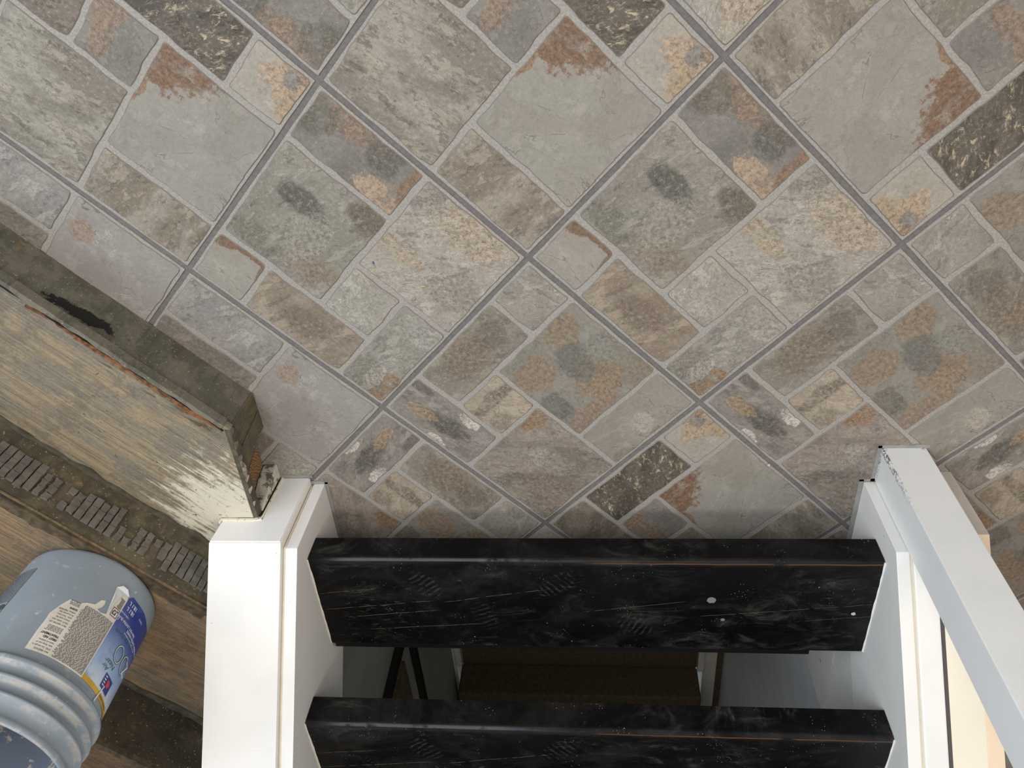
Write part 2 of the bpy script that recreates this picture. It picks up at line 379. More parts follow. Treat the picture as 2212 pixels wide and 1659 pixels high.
# ---- slate-look prints (UV = the print's own quarter-tile coordinates, so equal tiles repeat)
def stone(name, a, b, streak=None, contrast=0.8, veins=None, vein_amt=0.0, blobs=(), cracks=0.0, flecks=None, fleck_amt=0.62, seed=0.0, bands=(), rough_amt=1.0):
    t = NT('slate_' + name, 0.46, 0.40)
    uv = t.mapping(t.uv(), loc=(seed, seed * 0.7, 0))
    raw = t.uv(); X, Y, Z = t.xyz(raw)
    if streak is not None:
        sv = t.mapping(t.mapping(uv, rot=(0, 0, -streak)), scale=(0.74, 1.6, 1))
    else: sv = uv
    n1 = t.noise(sv, 1.15, 14, 0.66, 0.35); n2 = t.noise(sv, 3.6, 14, 0.74, 0.25)
    n3 = t.noise(t.mapping(uv, loc=(3, 9, 0)), 15.0, 10, 0.82, 0.0)
    n4 = t.noise(t.mapping(sv, loc=(8, 2, 0)), 2.1, 15, 0.70, 0.25)
    n5 = t.noise(t.mapping(sv, loc=(4, 6, 0)), 3.0, 15, 0.78, 0.15)
    grit = t.noise(t.obj(), 620, 3, 0.75)
    gj = t.math('MULTIPLY', t.math('SUBTRACT', n3, 0.5), 0.22)
    w = 0.10 / max(contrast, .1)
    c = t.mix(t.ss(n1, 0.50 - w, 0.50 + w), a, b)
    dk = tuple(int((p + q) / 2 * 0.74) for p, q in zip(a, b))
    lt = tuple(min(255, int((p + q) / 2 * 1.20)) for p, q in zip(a, b))
    L1 = t.ss(t.math('ADD', n4, gj), 0.535, 0.575)
    L2 = t.ss(t.math('ADD', n5, gj), 0.56, 0.60)
    c = t.mix(t.mul(t.ss(n2, 0.46, 0.66), 0.42 * contrast * rough_amt), c, dk)
    c = t.mix(t.mul(L1, 0.55 * rough_amt), c, lt)
    c = t.mix(t.mul(L2, 0.50 * contrast * rough_amt), c, dk)
    jag = t.noise(uv, 2.6, 12, 0.74)
    for (bx, by, rx, ry, col, amt, sharp) in blobs:
        dx = t.math('DIVIDE', t.math('SUBTRACT', X, bx), rx); dy = t.math('DIVIDE', t.math('SUBTRACT', Y, by), ry)
        d = t.math('SQRT', t.math('ADD', t.mul(dx, dx), t.mul(dy, dy)))
        d = t.math('ADD', d, t.math('MULTIPLY', t.math('SUBTRACT', jag, 0.5), 2.0))
        d = t.math('ADD', d, t.math('MULTIPLY', t.math('SUBTRACT', n3, 0.5), 0.9))
        mk = t.mul(t.ss(d, 1.0 + sharp * 0.5, 1.0 - sharp * 0.5), amt)
        inner = t.mix(t.ss(n3, 0.44, 0.60), col, tuple(int(v * 0.76) for v in col))
        inner = t.mix(t.mul(t.ss(n4, 0.50, 0.60), 0.5), inner, a)
        c = t.mix(mk, c, inner)
    c = t.mix(t.mul(t.ss(n3, 0.50, 0.62), 0.32 * rough_amt), c, (86, 81, 73))
    c = t.mix(t.mul(t.ss(n3, 0.47, 0.37), 0.34 * rough_amt), c, (210, 206, 197))
    if veins:
        r = t.math('ABSOLUTE', t.math('SUBTRACT', t.noise(t.mapping(sv, loc=(9, 1, 0)), 3.0, 9, 0.72, 1.4), 0.5))
        area_m = t.ss(t.noise(uv, 1.3, 3, 0.6), 0.62 - vein_amt * 0.24, 0.70 - vein_amt * 0.18)
        c = t.mix(t.mul(t.ss(r, 0.013, 0.004), area_m, 0.75), c, veins)
    if flecks:
        fl = t.noise(t.mapping(sv, loc=(2, 8, 0)), 7.0, 12, 0.80, 0.8)
        am = t.ss(t.noise(t.mapping(uv, loc=(1, 6, 0)), 1.5, 3), 0.40, 0.58)
        c = t.mix(t.mul(t.ss(fl, fleck_amt, fleck_amt + 0.05), am, 0.85), c, flecks)
    hgt = t.math('ADD', t.math('MULTIPLY', n1, 1.0), t.math('MULTIPLY', n2, 0.9))
    hgt = t.math('ADD', hgt, t.math('MULTIPLY', L1, 0.25 * rough_amt)); hgt = t.math('SUBTRACT', hgt, t.math('MULTIPLY', L2, 0.22 * rough_amt))
    hgt = t.math('ADD', hgt, t.math('MULTIPLY', n3, 0.35))
    if cracks:
        r = t.math('ABSOLUTE', t.math('SUBTRACT', t.noise(t.mapping(uv, loc=(7, 7, 0)), 0.85, 5, 0.50, 0.5), 0.5))
        ck = t.mul(t.ss(r, 0.0042, 0.0008), t.ss(t.noise(t.mapping(uv, loc=(2, 2, 5)), 1.6, 2), 0.46, 0.56), cracks * 0.55)
        c = t.mix(ck, c, (92, 86, 78))
        # the layer steps at the line: slightly darker on one side
        sd = t.mul(t.ss(t.math('SUBTRACT', t.noise(t.mapping(uv, loc=(7, 7, 0)), 0.85, 5, 0.50, 0.5), 0.5), 0.0, 0.05), 0.16)
        c = t.mix(sd, c, (120, 114, 102))
        hgt = t.math('SUBTRACT', hgt, t.math('MULTIPLY', ck, 0.5))
    c = t.mix(t.mul(t.ss(grit, 0.44, 0.66), 0.20), c, (78, 74, 68))
    tn = t.node('ShaderNodeMix'); tn.data_type = 'RGBA'; tn.blend_type = 'MULTIPLY'; tn.inputs[0].default_value = 1.0
    t.link(c, tn.inputs[6]); tn.inputs[7].default_value = (0.918, 0.886, 0.856, 1); c = tn.outputs[2]
    t.base(c)
    t.bump(t.math('ADD', hgt, t.math('MULTIPLY', grit, 0.12)), 0.6, 0.0024)
    t.rough(t.math('ADD', 0.40, t.math('MULTIPLY', n2, 0.2)))
    return t.m
RUST = (136, 110, 90); GOLD = (190, 169, 146); ORNG = (156, 135, 116); WHT = (216, 213, 206); DRK = (98, 94, 86)
ST = {
 'D0s1': stone('streaked_grey', (132, 128, 118), (162, 159, 150), 0.18, 1.2, seed=1, flecks=(176, 166, 146), fleck_amt=0.64),
 'D0s2': stone('brown_streaked', (132, 124, 112), (158, 153, 142), 1.35, 1.1, seed=2),
 'D0s3': stone('smooth_grey_rust_corner', (150, 149, 142), (158, 157, 151), None, 0.5, veins=(196, 192, 180), vein_amt=0.1, cracks=1.0, rough_amt=0.45, seed=3,
      blobs=[(2.05, 2.98, 0.85, 0.62, RUST, 1.0, 0.07), (2.75, 3.05, 0.42, 0.16, RUST, 1.0, 0.08), (2.0, 2.15, 0.14, 0.26, (150, 122, 98), 0.9, 0.1)]),
 'D0s4': stone('slate_small', (124, 123, 119), (140, 138, 133), None, 0.8, cracks=0.7, rough_amt=0.65, seed=4, blobs=[(1.25, 2.85, 0.25, 0.3, ORNG, 0.8, 0.25), (1.35, 2.35, 0.16, 0.3, ORNG, 0.8, 0.2)]),
 'D0s5': stone('dark_brown_grey', (112, 104, 96), (134, 126, 116), 0.5, 1.0, seed=5, flecks=(160, 150, 136)),
 'D0dk': stone('dark_flecked', (80, 76, 69), (102, 97, 88), 0.9, 1.0, seed=6, flecks=(206, 192, 164), fleck_amt=0.54),
 'D0gd': stone('pale_gold_corner', (162, 160, 152), (172, 168, 158), None, 0.6, rough_amt=0.65, seed=7, blobs=[(3.95, 3.72, 0.62, 0.52, GOLD, 0.92, 0.12), (3.85, 3.95, 0.5, 0.15, ORNG, 0.8, 0.2), (3.7, 3.72, 0.12, 0.12, (128, 130, 130), 0.8, 0.2), (3.9, 3.35, 0.3, 0.25, (176, 156, 122), 0.5, 0.3)]),
 'D1s1': stone('slate_rust_long', (114, 113, 109), (136, 134, 129), None, 0.8, cracks=0.8, rough_amt=0.65, seed=8, blobs=[(0.85, 3.9, 0.65, 0.30, ORNG, 0.85, 0.25), (1.6, 3.22, 0.45, 0.22, GOLD, 0.8, 0.2), (1.95, 3.7, 0.16, 0.42, (156, 126, 102), 0.95, 0.12), (0.2, 3.6, 0.35, 0.3, (116, 112, 98), 0.7, 0.3), (1.35, 3.75, 0.3, 0.3, (108, 110, 104), 0.8, 0.2)]),
 'D1s2': stone('mottled_grey', (150, 149, 141), (136, 134, 126), 1.2, 0.9, seed=9, blobs=[(0.8, 2.3, 0.5, 0.20, (98, 98, 92), 0.85, 0.4), (1.8, 2.75, 0.4, 0.25, (110, 104, 90), 0.8, 0.35), (0.5, 1.3, 0.5, 0.22, (114, 112, 102), 0.6, 0.4), (1.6, 1.4, 0.5, 0.3, (146, 130, 108), 0.5, 0.4), (1.2, 1.9, 0.3, 0.5, (168, 166, 158), 0.5, 0.4)]),
 'D1s3': stone('smooth_grey_rust_rim', (156, 154, 147), (163, 161, 154), None, 0.5, cracks=0.8, rough_amt=0.45, seed=10, blobs=[(0.05, 1.0, 0.42, 0.22, RUST, 1.0, 0.07), (0.6, 1.02, 0.5, 0.14, RUST, 1.0, 0.08), (1.0, 0.8, 0.10, 0.3, RUST, 0.8, 0.1)]),
 'D1s4': stone('brown_mottled', (138, 127, 113), (156, 147, 133), 1.1, 1.0, seed=11, flecks=(190, 168, 142), fleck_amt=0.60, blobs=[(2.0, 0.5, 0.5, 0.25, (118, 106, 92), 0.5, 0.4)]),
 'D1s5': stone('pale_crackled', (157, 156, 149), (164, 162, 154), None, 0.6, veins=(214, 212, 204), vein_amt=1.0, cracks=0.7, seed=12, blobs=[(2.1, 1.9, 0.3, 0.12, (186, 180, 158), 0.5, 0.3)]),
 'D1s6': stone('pale_beige_wide', (158, 156, 149), (170, 166, 157), 0.65, 1.0, veins=(212, 210, 204), vein_amt=0.8, seed=13, flecks=(200, 197, 190), fleck_amt=0.63,
      blobs=[(2.95, 3.75, 0.9, 0.42, (180, 166, 146), 0.85, 0.25), (2.3, 2.7, 0.6, 0.14, (182, 166, 140), 0.7, 0.3), (2.2, 3.7, 0.35, 0.3, (136, 138, 136), 0.6, 0.4), (3.5, 2.7, 0.6, 0.4, (148, 144, 134), 0.6, 0.4)]),
 'D1s7': stone('grey_white_flash', (142, 142, 135), (156, 154, 147), 1.3, 0.9, veins=(208, 208, 202), vein_amt=0.4, seed=14, blobs=[(3.85, 0.35, 0.30, 0.42, (150, 122, 90), 0.85, 0.25), (3.5, 0.42, 0.16, 0.30, WHT, 0.85, 0.25), (3.3, 0.35, 0.4, 0.4, (122, 120, 110), 0.6, 0.3), (3.6, 1.7, 0.4, 0.3, (180, 178, 172), 0.5, 0.4)]),
 'D2s1': stone('pale_dark_lines', (150, 149, 142), (160, 158, 150), 0.6, 0.9, veins=(210, 208, 202), vein_amt=0.7, cracks=1.0, seed=15, flecks=(205, 204, 198), fleck_amt=0.63),
 'D2s2': stone('olive_grey_brown', (130, 127, 117), (146, 142, 132), 1.1, 0.9, seed=16, blobs=[(0.45, 1.9, 0.35, 0.5, (136, 122, 104), 0.7, 0.4), (0.5, 2.5, 0.3, 0.3, (112, 106, 96), 0.6, 0.4)]),
 'D2s3': stone('slate_gold_patches', (130, 130, 124), (145, 144, 137), None, 0.7, cracks=1.0, rough_amt=0.65, seed=17, blobs=[(2.35, 3.15, 0.42, 0.42, (158, 138, 114), 0.8, 0.3), (1.55, 2.45, 0.35, 0.45, (156, 136, 114), 0.75, 0.3), (2.85, 2.5, 0.25, 0.55, ORNG, 0.8, 0.25), (1.3, 3.4, 0.3, 0.35, (154, 136, 112), 0.7, 0.3), (2.7, 3.6, 0.35, 0.3, (160, 142, 118), 0.5, 0.4), (1.9, 3.1, 0.4, 0.3, (112, 116, 112), 0.7, 0.4), (2.3, 2.2, 0.35, 0.25, (112, 110, 102), 0.7, 0.3), (2.0, 3.55, 0.3, 0.2, (152, 154, 148), 0.7, 0.3)]),
 'D2s4': stone('small_beige', (174, 163, 147), (160, 152, 138), 0.7, 0.9, veins=(206, 196, 180), vein_amt=0.5, cracks=0.9, seed=18, blobs=[(1.35, 1.55, 0.14, 0.45, (118, 112, 100), 0.7, 0.35), (1.75, 1.3, 0.2, 0.2, (132, 124, 110), 0.6, 0.3)]),
 'D2s5': stone('dark_band_white_chips', (132, 129, 125), (144, 140, 134), 0.35, 0.9, seed=19, flecks=(212, 209, 202), fleck_amt=0.66,
      blobs=[(1.15, 0.5, 0.5, 0.20, (100, 98, 92), 0.85, 0.35), (1.15, 0.12, 0.20, 0.10, WHT, 0.9, 0.2), (1.35, 0.88, 0.22, 0.12, WHT, 0.9, 0.2), (0.55, 0.45, 0.28, 0.14, (170, 148, 118), 0.7, 0.35), (0.25, 0.9, 0.3, 0.15, (108, 104, 96), 0.7, 0.3)]),
 'D2s6': stone('plain_grey_long', (147, 145, 137), (156, 153, 145), 1.4, 0.6, veins=(204, 201, 192), vein_amt=0.25, cracks=0.9, rough_amt=0.45, seed=20, blobs=[(3.6, 3.0, 0.2, 0.22, (190, 186, 176), 0.6, 0.25), (3.85, 2.3, 0.1, 0.25, (132, 126, 112), 0.6, 0.3)]),
 'D2s7': stone('brown_grey_streaked', (126, 119, 112), (150, 143, 134), 0.75, 1.1, veins=(196, 190, 182), vein_amt=0.5, seed=21, flecks=(198, 192, 184), fleck_amt=0.66, blobs=[(2.15, 1.8, 0.22, 0.4, (160, 126, 94), 0.7, 0.35), (3.0, 1.2, 0.4, 0.25, (178, 174, 168), 0.5, 0.4), (3.5, 0.7, 0.6, 0.4, (140, 130, 120), 0.5, 0.4)]),
 'Xs1': stone('pearly_grey', (144, 143, 141), (160, 158, 155), 1.1, 0.9, seed=22, flecks=(186, 188, 188), fleck_amt=0.66),
 'Xs2': stone('dull_brown', (122, 116, 111), (136, 130, 124), 0.8, 0.8, seed=23, flecks=(170, 160, 150), fleck_amt=0.70),
 'Xs6': stone('smooth_lilac_grey', (152, 150, 148), (160, 158, 155), None, 0.5, veins=(206, 206, 202), vein_amt=0.5, cracks=1.0, rough_amt=0.45, seed=24, blobs=[(2.35, 3.4, 0.2, 0.2, (170, 152, 132), 0.7, 0.25), (2.3, 2.25, 0.4, 0.2, (146, 136, 124), 0.6, 0.4)]),
 'Xs7': stone('brown_grey_plain', (136, 128, 120), (146, 138, 130), 1.0, 0.7, seed=25, cracks=0.6),
}
def mat_gap():
    t = NT('light_grout_band', 0.7, 0.3); v = t.obj()
    n = t.noise(v, 260, 3, 0.7)
    t.base(t.mix(t.ss(n, 0.35, 0.7), (142, 139, 134), (165, 162, 156))); t.bump(n, 0.25, 0.001); return t.m
def mat_grout():
    t = NT('dark_joint_grout', 0.85, 0.2); v = t.obj()
    t.base(t.mix(t.ss(t.noise(v, 160, 4), 0.35, 0.65), (106, 103, 102), (116, 113, 112))); t.bump(t.noise(v, 300, 2), 0.2, 0.001); return t.m
M['gap'] = mat_gap(); M['grout'] = mat_grout()
M['stone_rim'] = mat_flat('stone_rim', (132, 126, 118), 0.6, (120, 114, 106), 40)

# ------------------------------------------------------------------ floor: ceramic tiles, each moulded with seven slate-look stones
G0 = Vector((0.41612662, -0.85626639, 0)); GU = Vector((-0.32526912, 0.32526912, 0)); GV = Vector((-0.32526912, -0.32526912, 0))
DES = {
 'D0': [('D0s1',0,0,2,2),('D0s2',2,0,4,1),('D0s3',2,1,4,3),('D0s4',1,2,2,3),('D0s5',0,2,1,4),('D0dk',1,3,3,4),('D0gd',3,3,4,4)],
 'D1': [('D1s1',0,3,2,4),('D1s2',0,1,2,3),('D1s3',0,0,1,1),('D1s4',1,0,3,1),('D1s5',2,1,3,2),('D1s6',2,2,4,4),('D1s7',3,0,4,2)],
 'D2': [('D2s1',0,3,1,4),('D2s2',0,1,1,3),('D2s3',1,2,3,4),('D2s4',1,1,2,2),('D2s5',0,0,2,1),('D2s6',3,2,4,4),('D2s7',2,0,4,2)],
 'X':  [('Xs1',0,3,2,4),('Xs2',0,1,2,3),('D1s3',0,0,1,1),('D1s4',1,0,3,1),('Xs7',2,1,3,2),('Xs6',2,2,4,4),('D1s7',3,0,4,2)],
}
LAY = {(0,0):('D0',0),(-1,-1):('D0',0),(1,1):('D0',1),(2,-1):('D0',3),(0,-1):('D1',0),(1,0):('D1',0),(1,-1):('D2',0),(2,0):('D2',0),
       (1,-2):('D2',1),(3,0):('D2',1),(2,1):('D2',3),(-1,0):('D1',2),(0,1):('D1',1),(0,-2):('X',0),(-1,-2):('X',0),(3,-1):('D2',2),
       (2,-2):('D1',3),(1,2):('D1',3),(-2,-2):('D2',1),(3,1):('D0',2)}
rng = random.Random(11)
def build_floor():
    bm = bmesh.new(); uvl = bm.loops.layers.uv.new('UVMap')
    names = list(ST); mats = [M['gap'], M['grout'], M['stone_rim']] + [ST[k] for k in names]
    midx = {k: i + 3 for i, k in enumerate(names)}
    GH = 0.0052 / 0.46 * 4          # half of the dark joint, quarter units
    def W3(i, j, a, b, z):
        p = G0 + GU * (i + a / 4) + GV * (j + b / 4); return (p.x, p.y, z)
    for i in range(-3, 8):
        for j in range(-5, 4):
            d, k = LAY.get((i, j)) or (('D0','D1','D2')[(i * 2 + j) % 3], (i * 3 + j * 5) % 4)
            # tile body
            e = GH
            def wob(s, ss): return 0.010 * fnoise(s * 2.1, i * 3.7 + j * 1.3, ss)
            ring = []
            N = 16
            for q in range(N): ring.append((e + (4 - 2*e) * q / N, e + wob(q, 1)))
            for q in range(N): ring.append((4 - e + wob(q, 2), e + (4 - 2*e) * q / N))
            for q in range(N): ring.append((4 - e - (4 - 2*e) * q / N, 4 - e + wob(q, 3)))
            for q in range(N): ring.append((e + wob(q, 4), 4 - e - (4 - 2*e) * q / N))
            A = [bm.verts.new(W3(i, j, a, b, -0.004)) for a, b in ring]
            B = [bm.verts.new(W3(i, j, a, b, 0.0)) for a, b in ring]
            f = bm.faces.new(B); f.material_index = 0
            for q in range(len(ring)):
                f = bm.faces.new((A[q], A[(q+1) % len(ring)], B[(q+1) % len(ring)], B[q])); f.material_index = 0
            for (sn, a0, b0, a1, b1) in DES[d]:
                # outline in design coordinates
                sd = hash_name(sn)
                def inset(v): return 0.044 if v not in (0, 4) else 0.088
                x0, y0, x1, y1 = a0 + inset(a0), b0 + inset(b0), a1 - inset(a1), b1 - inset(b1)
                r = 0.050
                pts = []
                def seg(p, q):
                    L = math.hypot(q[0]-p[0], q[1]-p[1]); n = max(3, int(L / 0.07))
                    for s in range(n):
                        f_ = s / n; pts.append((p[0] + (q[0]-p[0]) * f_, p[1] + (q[1]-p[1]) * f_))
                def arc(cx, cy, s):
                    for q in range(4):
                        an = s + q / 4 * math.pi / 2; pts.append((cx + r * math.cos(an), cy + r * math.sin(an)))
                seg((x0 + r, y0), (x1 - r, y0)); arc(x1 - r, y0 + r, -math.pi/2)
                seg((x1, y0 + r), (x1, y1 - r)); arc(x1 - r, y1 - r, 0)
                seg((x1 - r, y1), (x0 + r, y1)); arc(x0 + r, y1 - r, math.pi/2)
                seg((x0, y1 - r), (x0, y0 + r)); arc(x0 + r, y0 + r, math.pi)
                cx, cy = (x0+x1)/2, (y0+y1)/2
                P2 = []
                for (a, b) in pts:
                    w = 0.026 * fnoise(a * 2.6, b * 2.6, sd) + 0.013 * fnoise(a * 8, b * 8, sd + 3)
                    w2 = 0.026 * fnoise(a * 2.6 + 9, b * 2.6, sd) + 0.013 * fnoise(a * 8, b * 8 + 5, sd + 3)
                    P2.append((a + w, b + w2))
                def rot(a, b):
                    for _ in range(k): a, b = b, 4 - a
                    return a, b
                def shr(a, b, s):
                    # move towards the centre by s on each axis near the borders
                    return (a - math.copysign(min(s, abs(a - cx)), a - cx), b - math.copysign(min(s, abs(b - cy)), b - cy))
                lo = [bm.verts.new(W3(i, j, *rot(a, b), 0.0002)) for a, b in P2]
                hi_uv = [shr(a, b, 0.014) for a, b in P2]
                hi = [bm.verts.new(W3(i, j, *rot(a, b), 0.0017)) for a, b in hi_uv]
                f = bm.faces.new(hi); f.material_index = midx[sn]
                for lp, (a, b) in zip(f.loops, hi_uv): lp[uvl].uv = (a, b)
                n = len(lo)
                for q in range(n):
                    f = bm.faces.new((lo[q], lo[(q+1) % n], hi[(q+1) % n], hi[q])); f.material_index = 2
    # grout bed under the tiles
    e = [W3(-3, -5, 0, 0, -0.0018), W3(8, -5, 0, 0, -0.0018), W3(8, 4, 0, 0, -0.0018), W3(-3, 4, 0, 0, -0.0018)]
    f = bm.faces.new([bm.verts.new(v) for v in e]); f.material_index = 1
    # slab
    # cut the stairwell out, and the outer limits of the room
    for pc, pn in (((0.74,0,0),(1,0,0)), ((-0.66,0,0),(1,0,0)), ((0,0.25,0),(0,1,0))):
        bmesh.ops.bisect_plane(bm, geom=bm.verts[:] + bm.edges[:] + bm.faces[:], plane_co=pc, plane_no=pn)
    dead = []
    for f in bm.faces:
        c = f.calc_center_median()
        if (-0.66 < c.x < 0.74 and c.y > 0.25): dead.append(f)
    bmesh.ops.delete(bm, geom=dead, context='FACES')
    bmesh.ops.recalc_face_normals(bm, faces=bm.faces[:])
    for f in bm.faces:
        if f.normal.z < -0.5: f.normal_flip()
    me = bpy.data.meshes.new('floor'); bm.to_mesh(me); bm.free()
    for mm in mats: me.materials.append(mm)
    o = bpy.data.objects.new('floor', me); COL.objects.link(o)
    struct(o, 'slate-look ceramic tile floor laid diagonally')
def hash_name(s): return sum(ord(c) * (i + 1) for i, c in enumerate(s)) * 0.137
build_floor()

# ------------------------------------------------------------------ parenting helper: mesh built in world coordinates
def part(name, bm, mats, parent, smooth=False, label=None):
    o = link_obj(name, bm, mats, None, smooth)
    if parent is not None:
        o.parent = parent; o.matrix_parent_inverse = PINV[parent.name]
    if label: o['label'] = label
    return o
PINV = {}
def thing0(name, label, cat, loc=(0, 0, 0), group=None):
    o = thing(name, label, cat, loc, group); PINV[o.name] = Matrix.Translation(Vector(loc)).inverted(); return o

# ------------------------------------------------------------------ open-riser staircase
XL, XR = 0.582, -0.584
SL, SZ = 0.80, 0.204              # top line of the stringers: z = SZ + SL*y
stair = thing0('staircase', 'white open staircase with glossy black treads and no risers rising from the tiled floor', 'staircase', (0, 0, 0))
YE = 1.75
def stringer_pts(y0, yend, drop=0.29):
    top = lambda y: SZ + SL * y
    return [(y0, 0.001), (y0, top(y0)), (yend, top(yend)), (yend, top(yend) - 0.40), (0.238, 0.001)]
bm = bmesh.new(); add_prism(bm, stringer_pts(0.0, YE), 'x', XL, XL + 0.025, 0.0015)
part('stringer', bm, M['white'], stair)
bm = bmesh.new(); add_prism(bm, stringer_pts(0.002, YE), 'x', XR - 0.024, XR, 0.0015)
part('stringer', bm, M['white'], stair)
# routed groove filled with yellowed caulk, beside each stringer
bm = bmesh.new(); add_prism(bm, [(0.004, 0.001), (0.004, SZ - 0.007 + SL*0.004), (YE, SZ - 0.007 + SL*YE), (YE, SZ + SL*YE - 0.38), (0.25, 0.001)], 'x', XL + 0.024, XL + 0.032)
part('caulk_bead', bm, M['caulk'], stair, label='yellowed caulk line')
bm = bmesh.new(); add_prism(bm, [(0.004, 0.001), (0.004, SZ - 0.007 + SL*0.004), (YE, SZ - 0.007 + SL*YE), (YE, SZ + SL*YE - 0.38), (0.25, 0.001)], 'x', XR - 0.031, XR - 0.023)
part('caulk_bead', bm, M['caulk'], stair, label='yellowed caulk line')
# left boxed casing: wide, notched over the first wooden step
y0 = -0.018; zt = SZ + SL * y0 + 0.014
bm = bmesh.new()
def casing(t, outline, ya, yb, slope_all):
    A = [t.verts.new((x, ya, z)) for x, z in outline]
    B = [t.verts.new((x, yb, z + SL * (yb - ya) if (z > 0.16 or slope_all) else z)) for x, z in outline]
    t.faces.new(A); t.faces.new(B[::-1]); n = len(outline)
    for i in range(n): t.faces.new((A[i], B[i], B[(i+1) % n], A[(i+1) % n]))
front = [(0.613, 0.001), (0.677, 0.001), (0.677, 0.137), (0.700, 0.139), (0.762, 0.139), (0.765, 0.190), (0.765, zt), (0.613, zt)]
Y2 = 0.30
t = bmesh.new()
casing(t, front, y0, Y2, False)
bmesh.ops.recalc_face_normals(t, faces=t.faces[:])
bmesh.ops.bevel(t, geom=[e for e in t.edges if all(abs(v.co.y - y0) < 1e-5 for v in e.verts)], offset=0.0022, segments=2, affect='EDGES')
dz = SL * (Y2 - y0)
merge(bm, t); t = bmesh.new()
casing(t, [(0.6131, 0.06), (0.7649, 0.06), (0.765, zt + dz), (0.613, zt + dz)], Y2 - 0.0005, YE, True)
merge(bm, t)
part('stringer_casing', bm, M['white'], stair, label='wide white boxed casing with a notch over the wooden step')
# brown trace in the corner along the groove
bm = bmesh.new(); add_prism(bm, [(0.0, 0.012), (0.0, SZ - 0.003), (YE, SZ + SL*YE - 0.003), (YE, SZ + SL*YE - 0.02), (0.01, 0.012)], 'x', XL + 0.0255, XL + 0.0285)
part('groove_strip', bm, mat_flat('beige_groove', (236, 224, 204), 0.7, (226, 210, 186), 30), stair)
# flaking old paint rim where the casing meets the step
bm = bmesh.new()
t = bmesh.new()
rim = [(0.677, 0.001), (0.6785, 0.129), (0.694, 0.1362), (0.765, 0.1362), (0.767, 0.147), (0.764, 0.147), (0.762, 0.1415), (0.696, 0.1425), (0.676, 0.139), (0.6735, 0.001)]
A = [t.verts.new((x, y0 - 0.0025, z)) for x, z in rim]; B = [t.verts.new((x, y0 + 0.004, z)) for x, z in rim]
t.faces.new(A); t.faces.new(B[::-1])
for i in range(len(rim)): t.faces.new((A[i], B[i], B[(i+1) % len(rim)], A[(i+1) % len(rim)]))
merge(bm, t)
def mat_oldrim():
    q = NT('cream_flaking_rim', 0.7, 0.3); v = q.obj(); n = q.noise(v, 70, 7, 0.75)
    c = q.mix(q.ss(n, 0.56, 0.60), (232, 226, 204), (104, 92, 74)); q.base(c); return q.m
part('paint_rim', bm, mat_oldrim(), stair)
# right outer board
bm = bmesh.new(); add_prism(bm, [(-0.004 + 0.006, 0.001), (0.002, SZ + SL*0.002), (YE, SZ + SL*YE), (YE, SZ + SL*YE - 0.42), (0.25, 0.001)], 'x', -0.656, -0.614, 0.003)
part('stringer_casing', bm, M['white'], stair, label='white outer board behind the square post')

def tread_mesh():
    bm = bmesh.new()
    L0, L1, D, H = XR + 0.0015, XL - 0.0015, 0.268, 0.063
    # profile in (y,z), rounded nosing
    pts = [(0.0, -H), (0.0, -0.006), (0.0016, -0.0020), (0.006, 0.0), (D - 0.003, 0.0), (D, -0.004), (D, -H)]
    t = bmesh.new(); NX = 60
    rows = []
    for s in range(NX + 1):
        x = L0 + (L1 - L0) * s / NX
        row = []
        for k, (y, z) in enumerate(pts):
            dz = 0.0006 * fnoise(x * 9, k * 1.7) if k in (1, 2, 3) else 0
            dy = 0.0010 * fnoise(x * 12, k * 3.1 + 4) if k in (1, 2, 6) else 0
            row.append(t.verts.new((x, y + dy, z + dz)))
        rows.append(row)
    n = len(pts)
    for s in range(NX):
        for k in range(n):
            t.faces.new((rows[s][k], rows[s+1][k], rows[s+1][(k+1) % n], rows[s][(k+1) % n]))
    t.faces.new(rows[0]); t.faces.new(rows[-1][::-1])
    merge(bm, t); return bm
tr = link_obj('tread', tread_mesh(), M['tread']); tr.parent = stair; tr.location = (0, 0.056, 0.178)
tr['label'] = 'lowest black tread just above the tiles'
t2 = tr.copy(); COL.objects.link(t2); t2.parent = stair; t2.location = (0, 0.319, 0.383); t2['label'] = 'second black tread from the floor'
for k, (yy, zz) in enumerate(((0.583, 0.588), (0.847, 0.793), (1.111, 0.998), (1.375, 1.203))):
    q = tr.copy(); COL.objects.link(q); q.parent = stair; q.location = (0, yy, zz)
    if 'label' in q: del q['label']
# painted-over caulk between the treads and the stringers
for (yy, zz) in ((0.056, 0.178), (0.319, 0.383)):
    for xx, mm in ((XL, M['caulk']), (XR, M['white'])):
        bm = bmesh.new(); rows = []; n = 40
        for s in range(n + 1):
            y = yy + 0.003 + 0.262 * s / n; w = 0.0022 + 0.0012 * fnoise(y * 50, xx, zz); sg = -1 if xx > 0 else 1
            rows.append([bm.verts.new((xx, y, zz - 0.001)), bm.verts.new((xx, y, zz + w * 1.1)), bm.verts.new((xx + sg * w, y, zz + 0.0002)), bm.verts.new((xx + sg * w, y, zz - 0.001))])
        for s in range(n):
            for q in range(4): bm.faces.new((rows[s][q], rows[s+1][q], rows[s+1][(q+1) % 4], rows[s][(q+1) % 4]))
        bm.faces.new(rows[0][::-1]); bm.faces.new(rows[-1])
        part('caulk_bead', bm, mm, stair)
# black cleat along the rear underside of the lowest tread
bm = bmesh.new(); add_box(bm, -0.475, 0.575, 0.322, 0.337, 0.116, 0.176, 0.002)
part('rear_cleat', bm, M['black_metal'], stair)

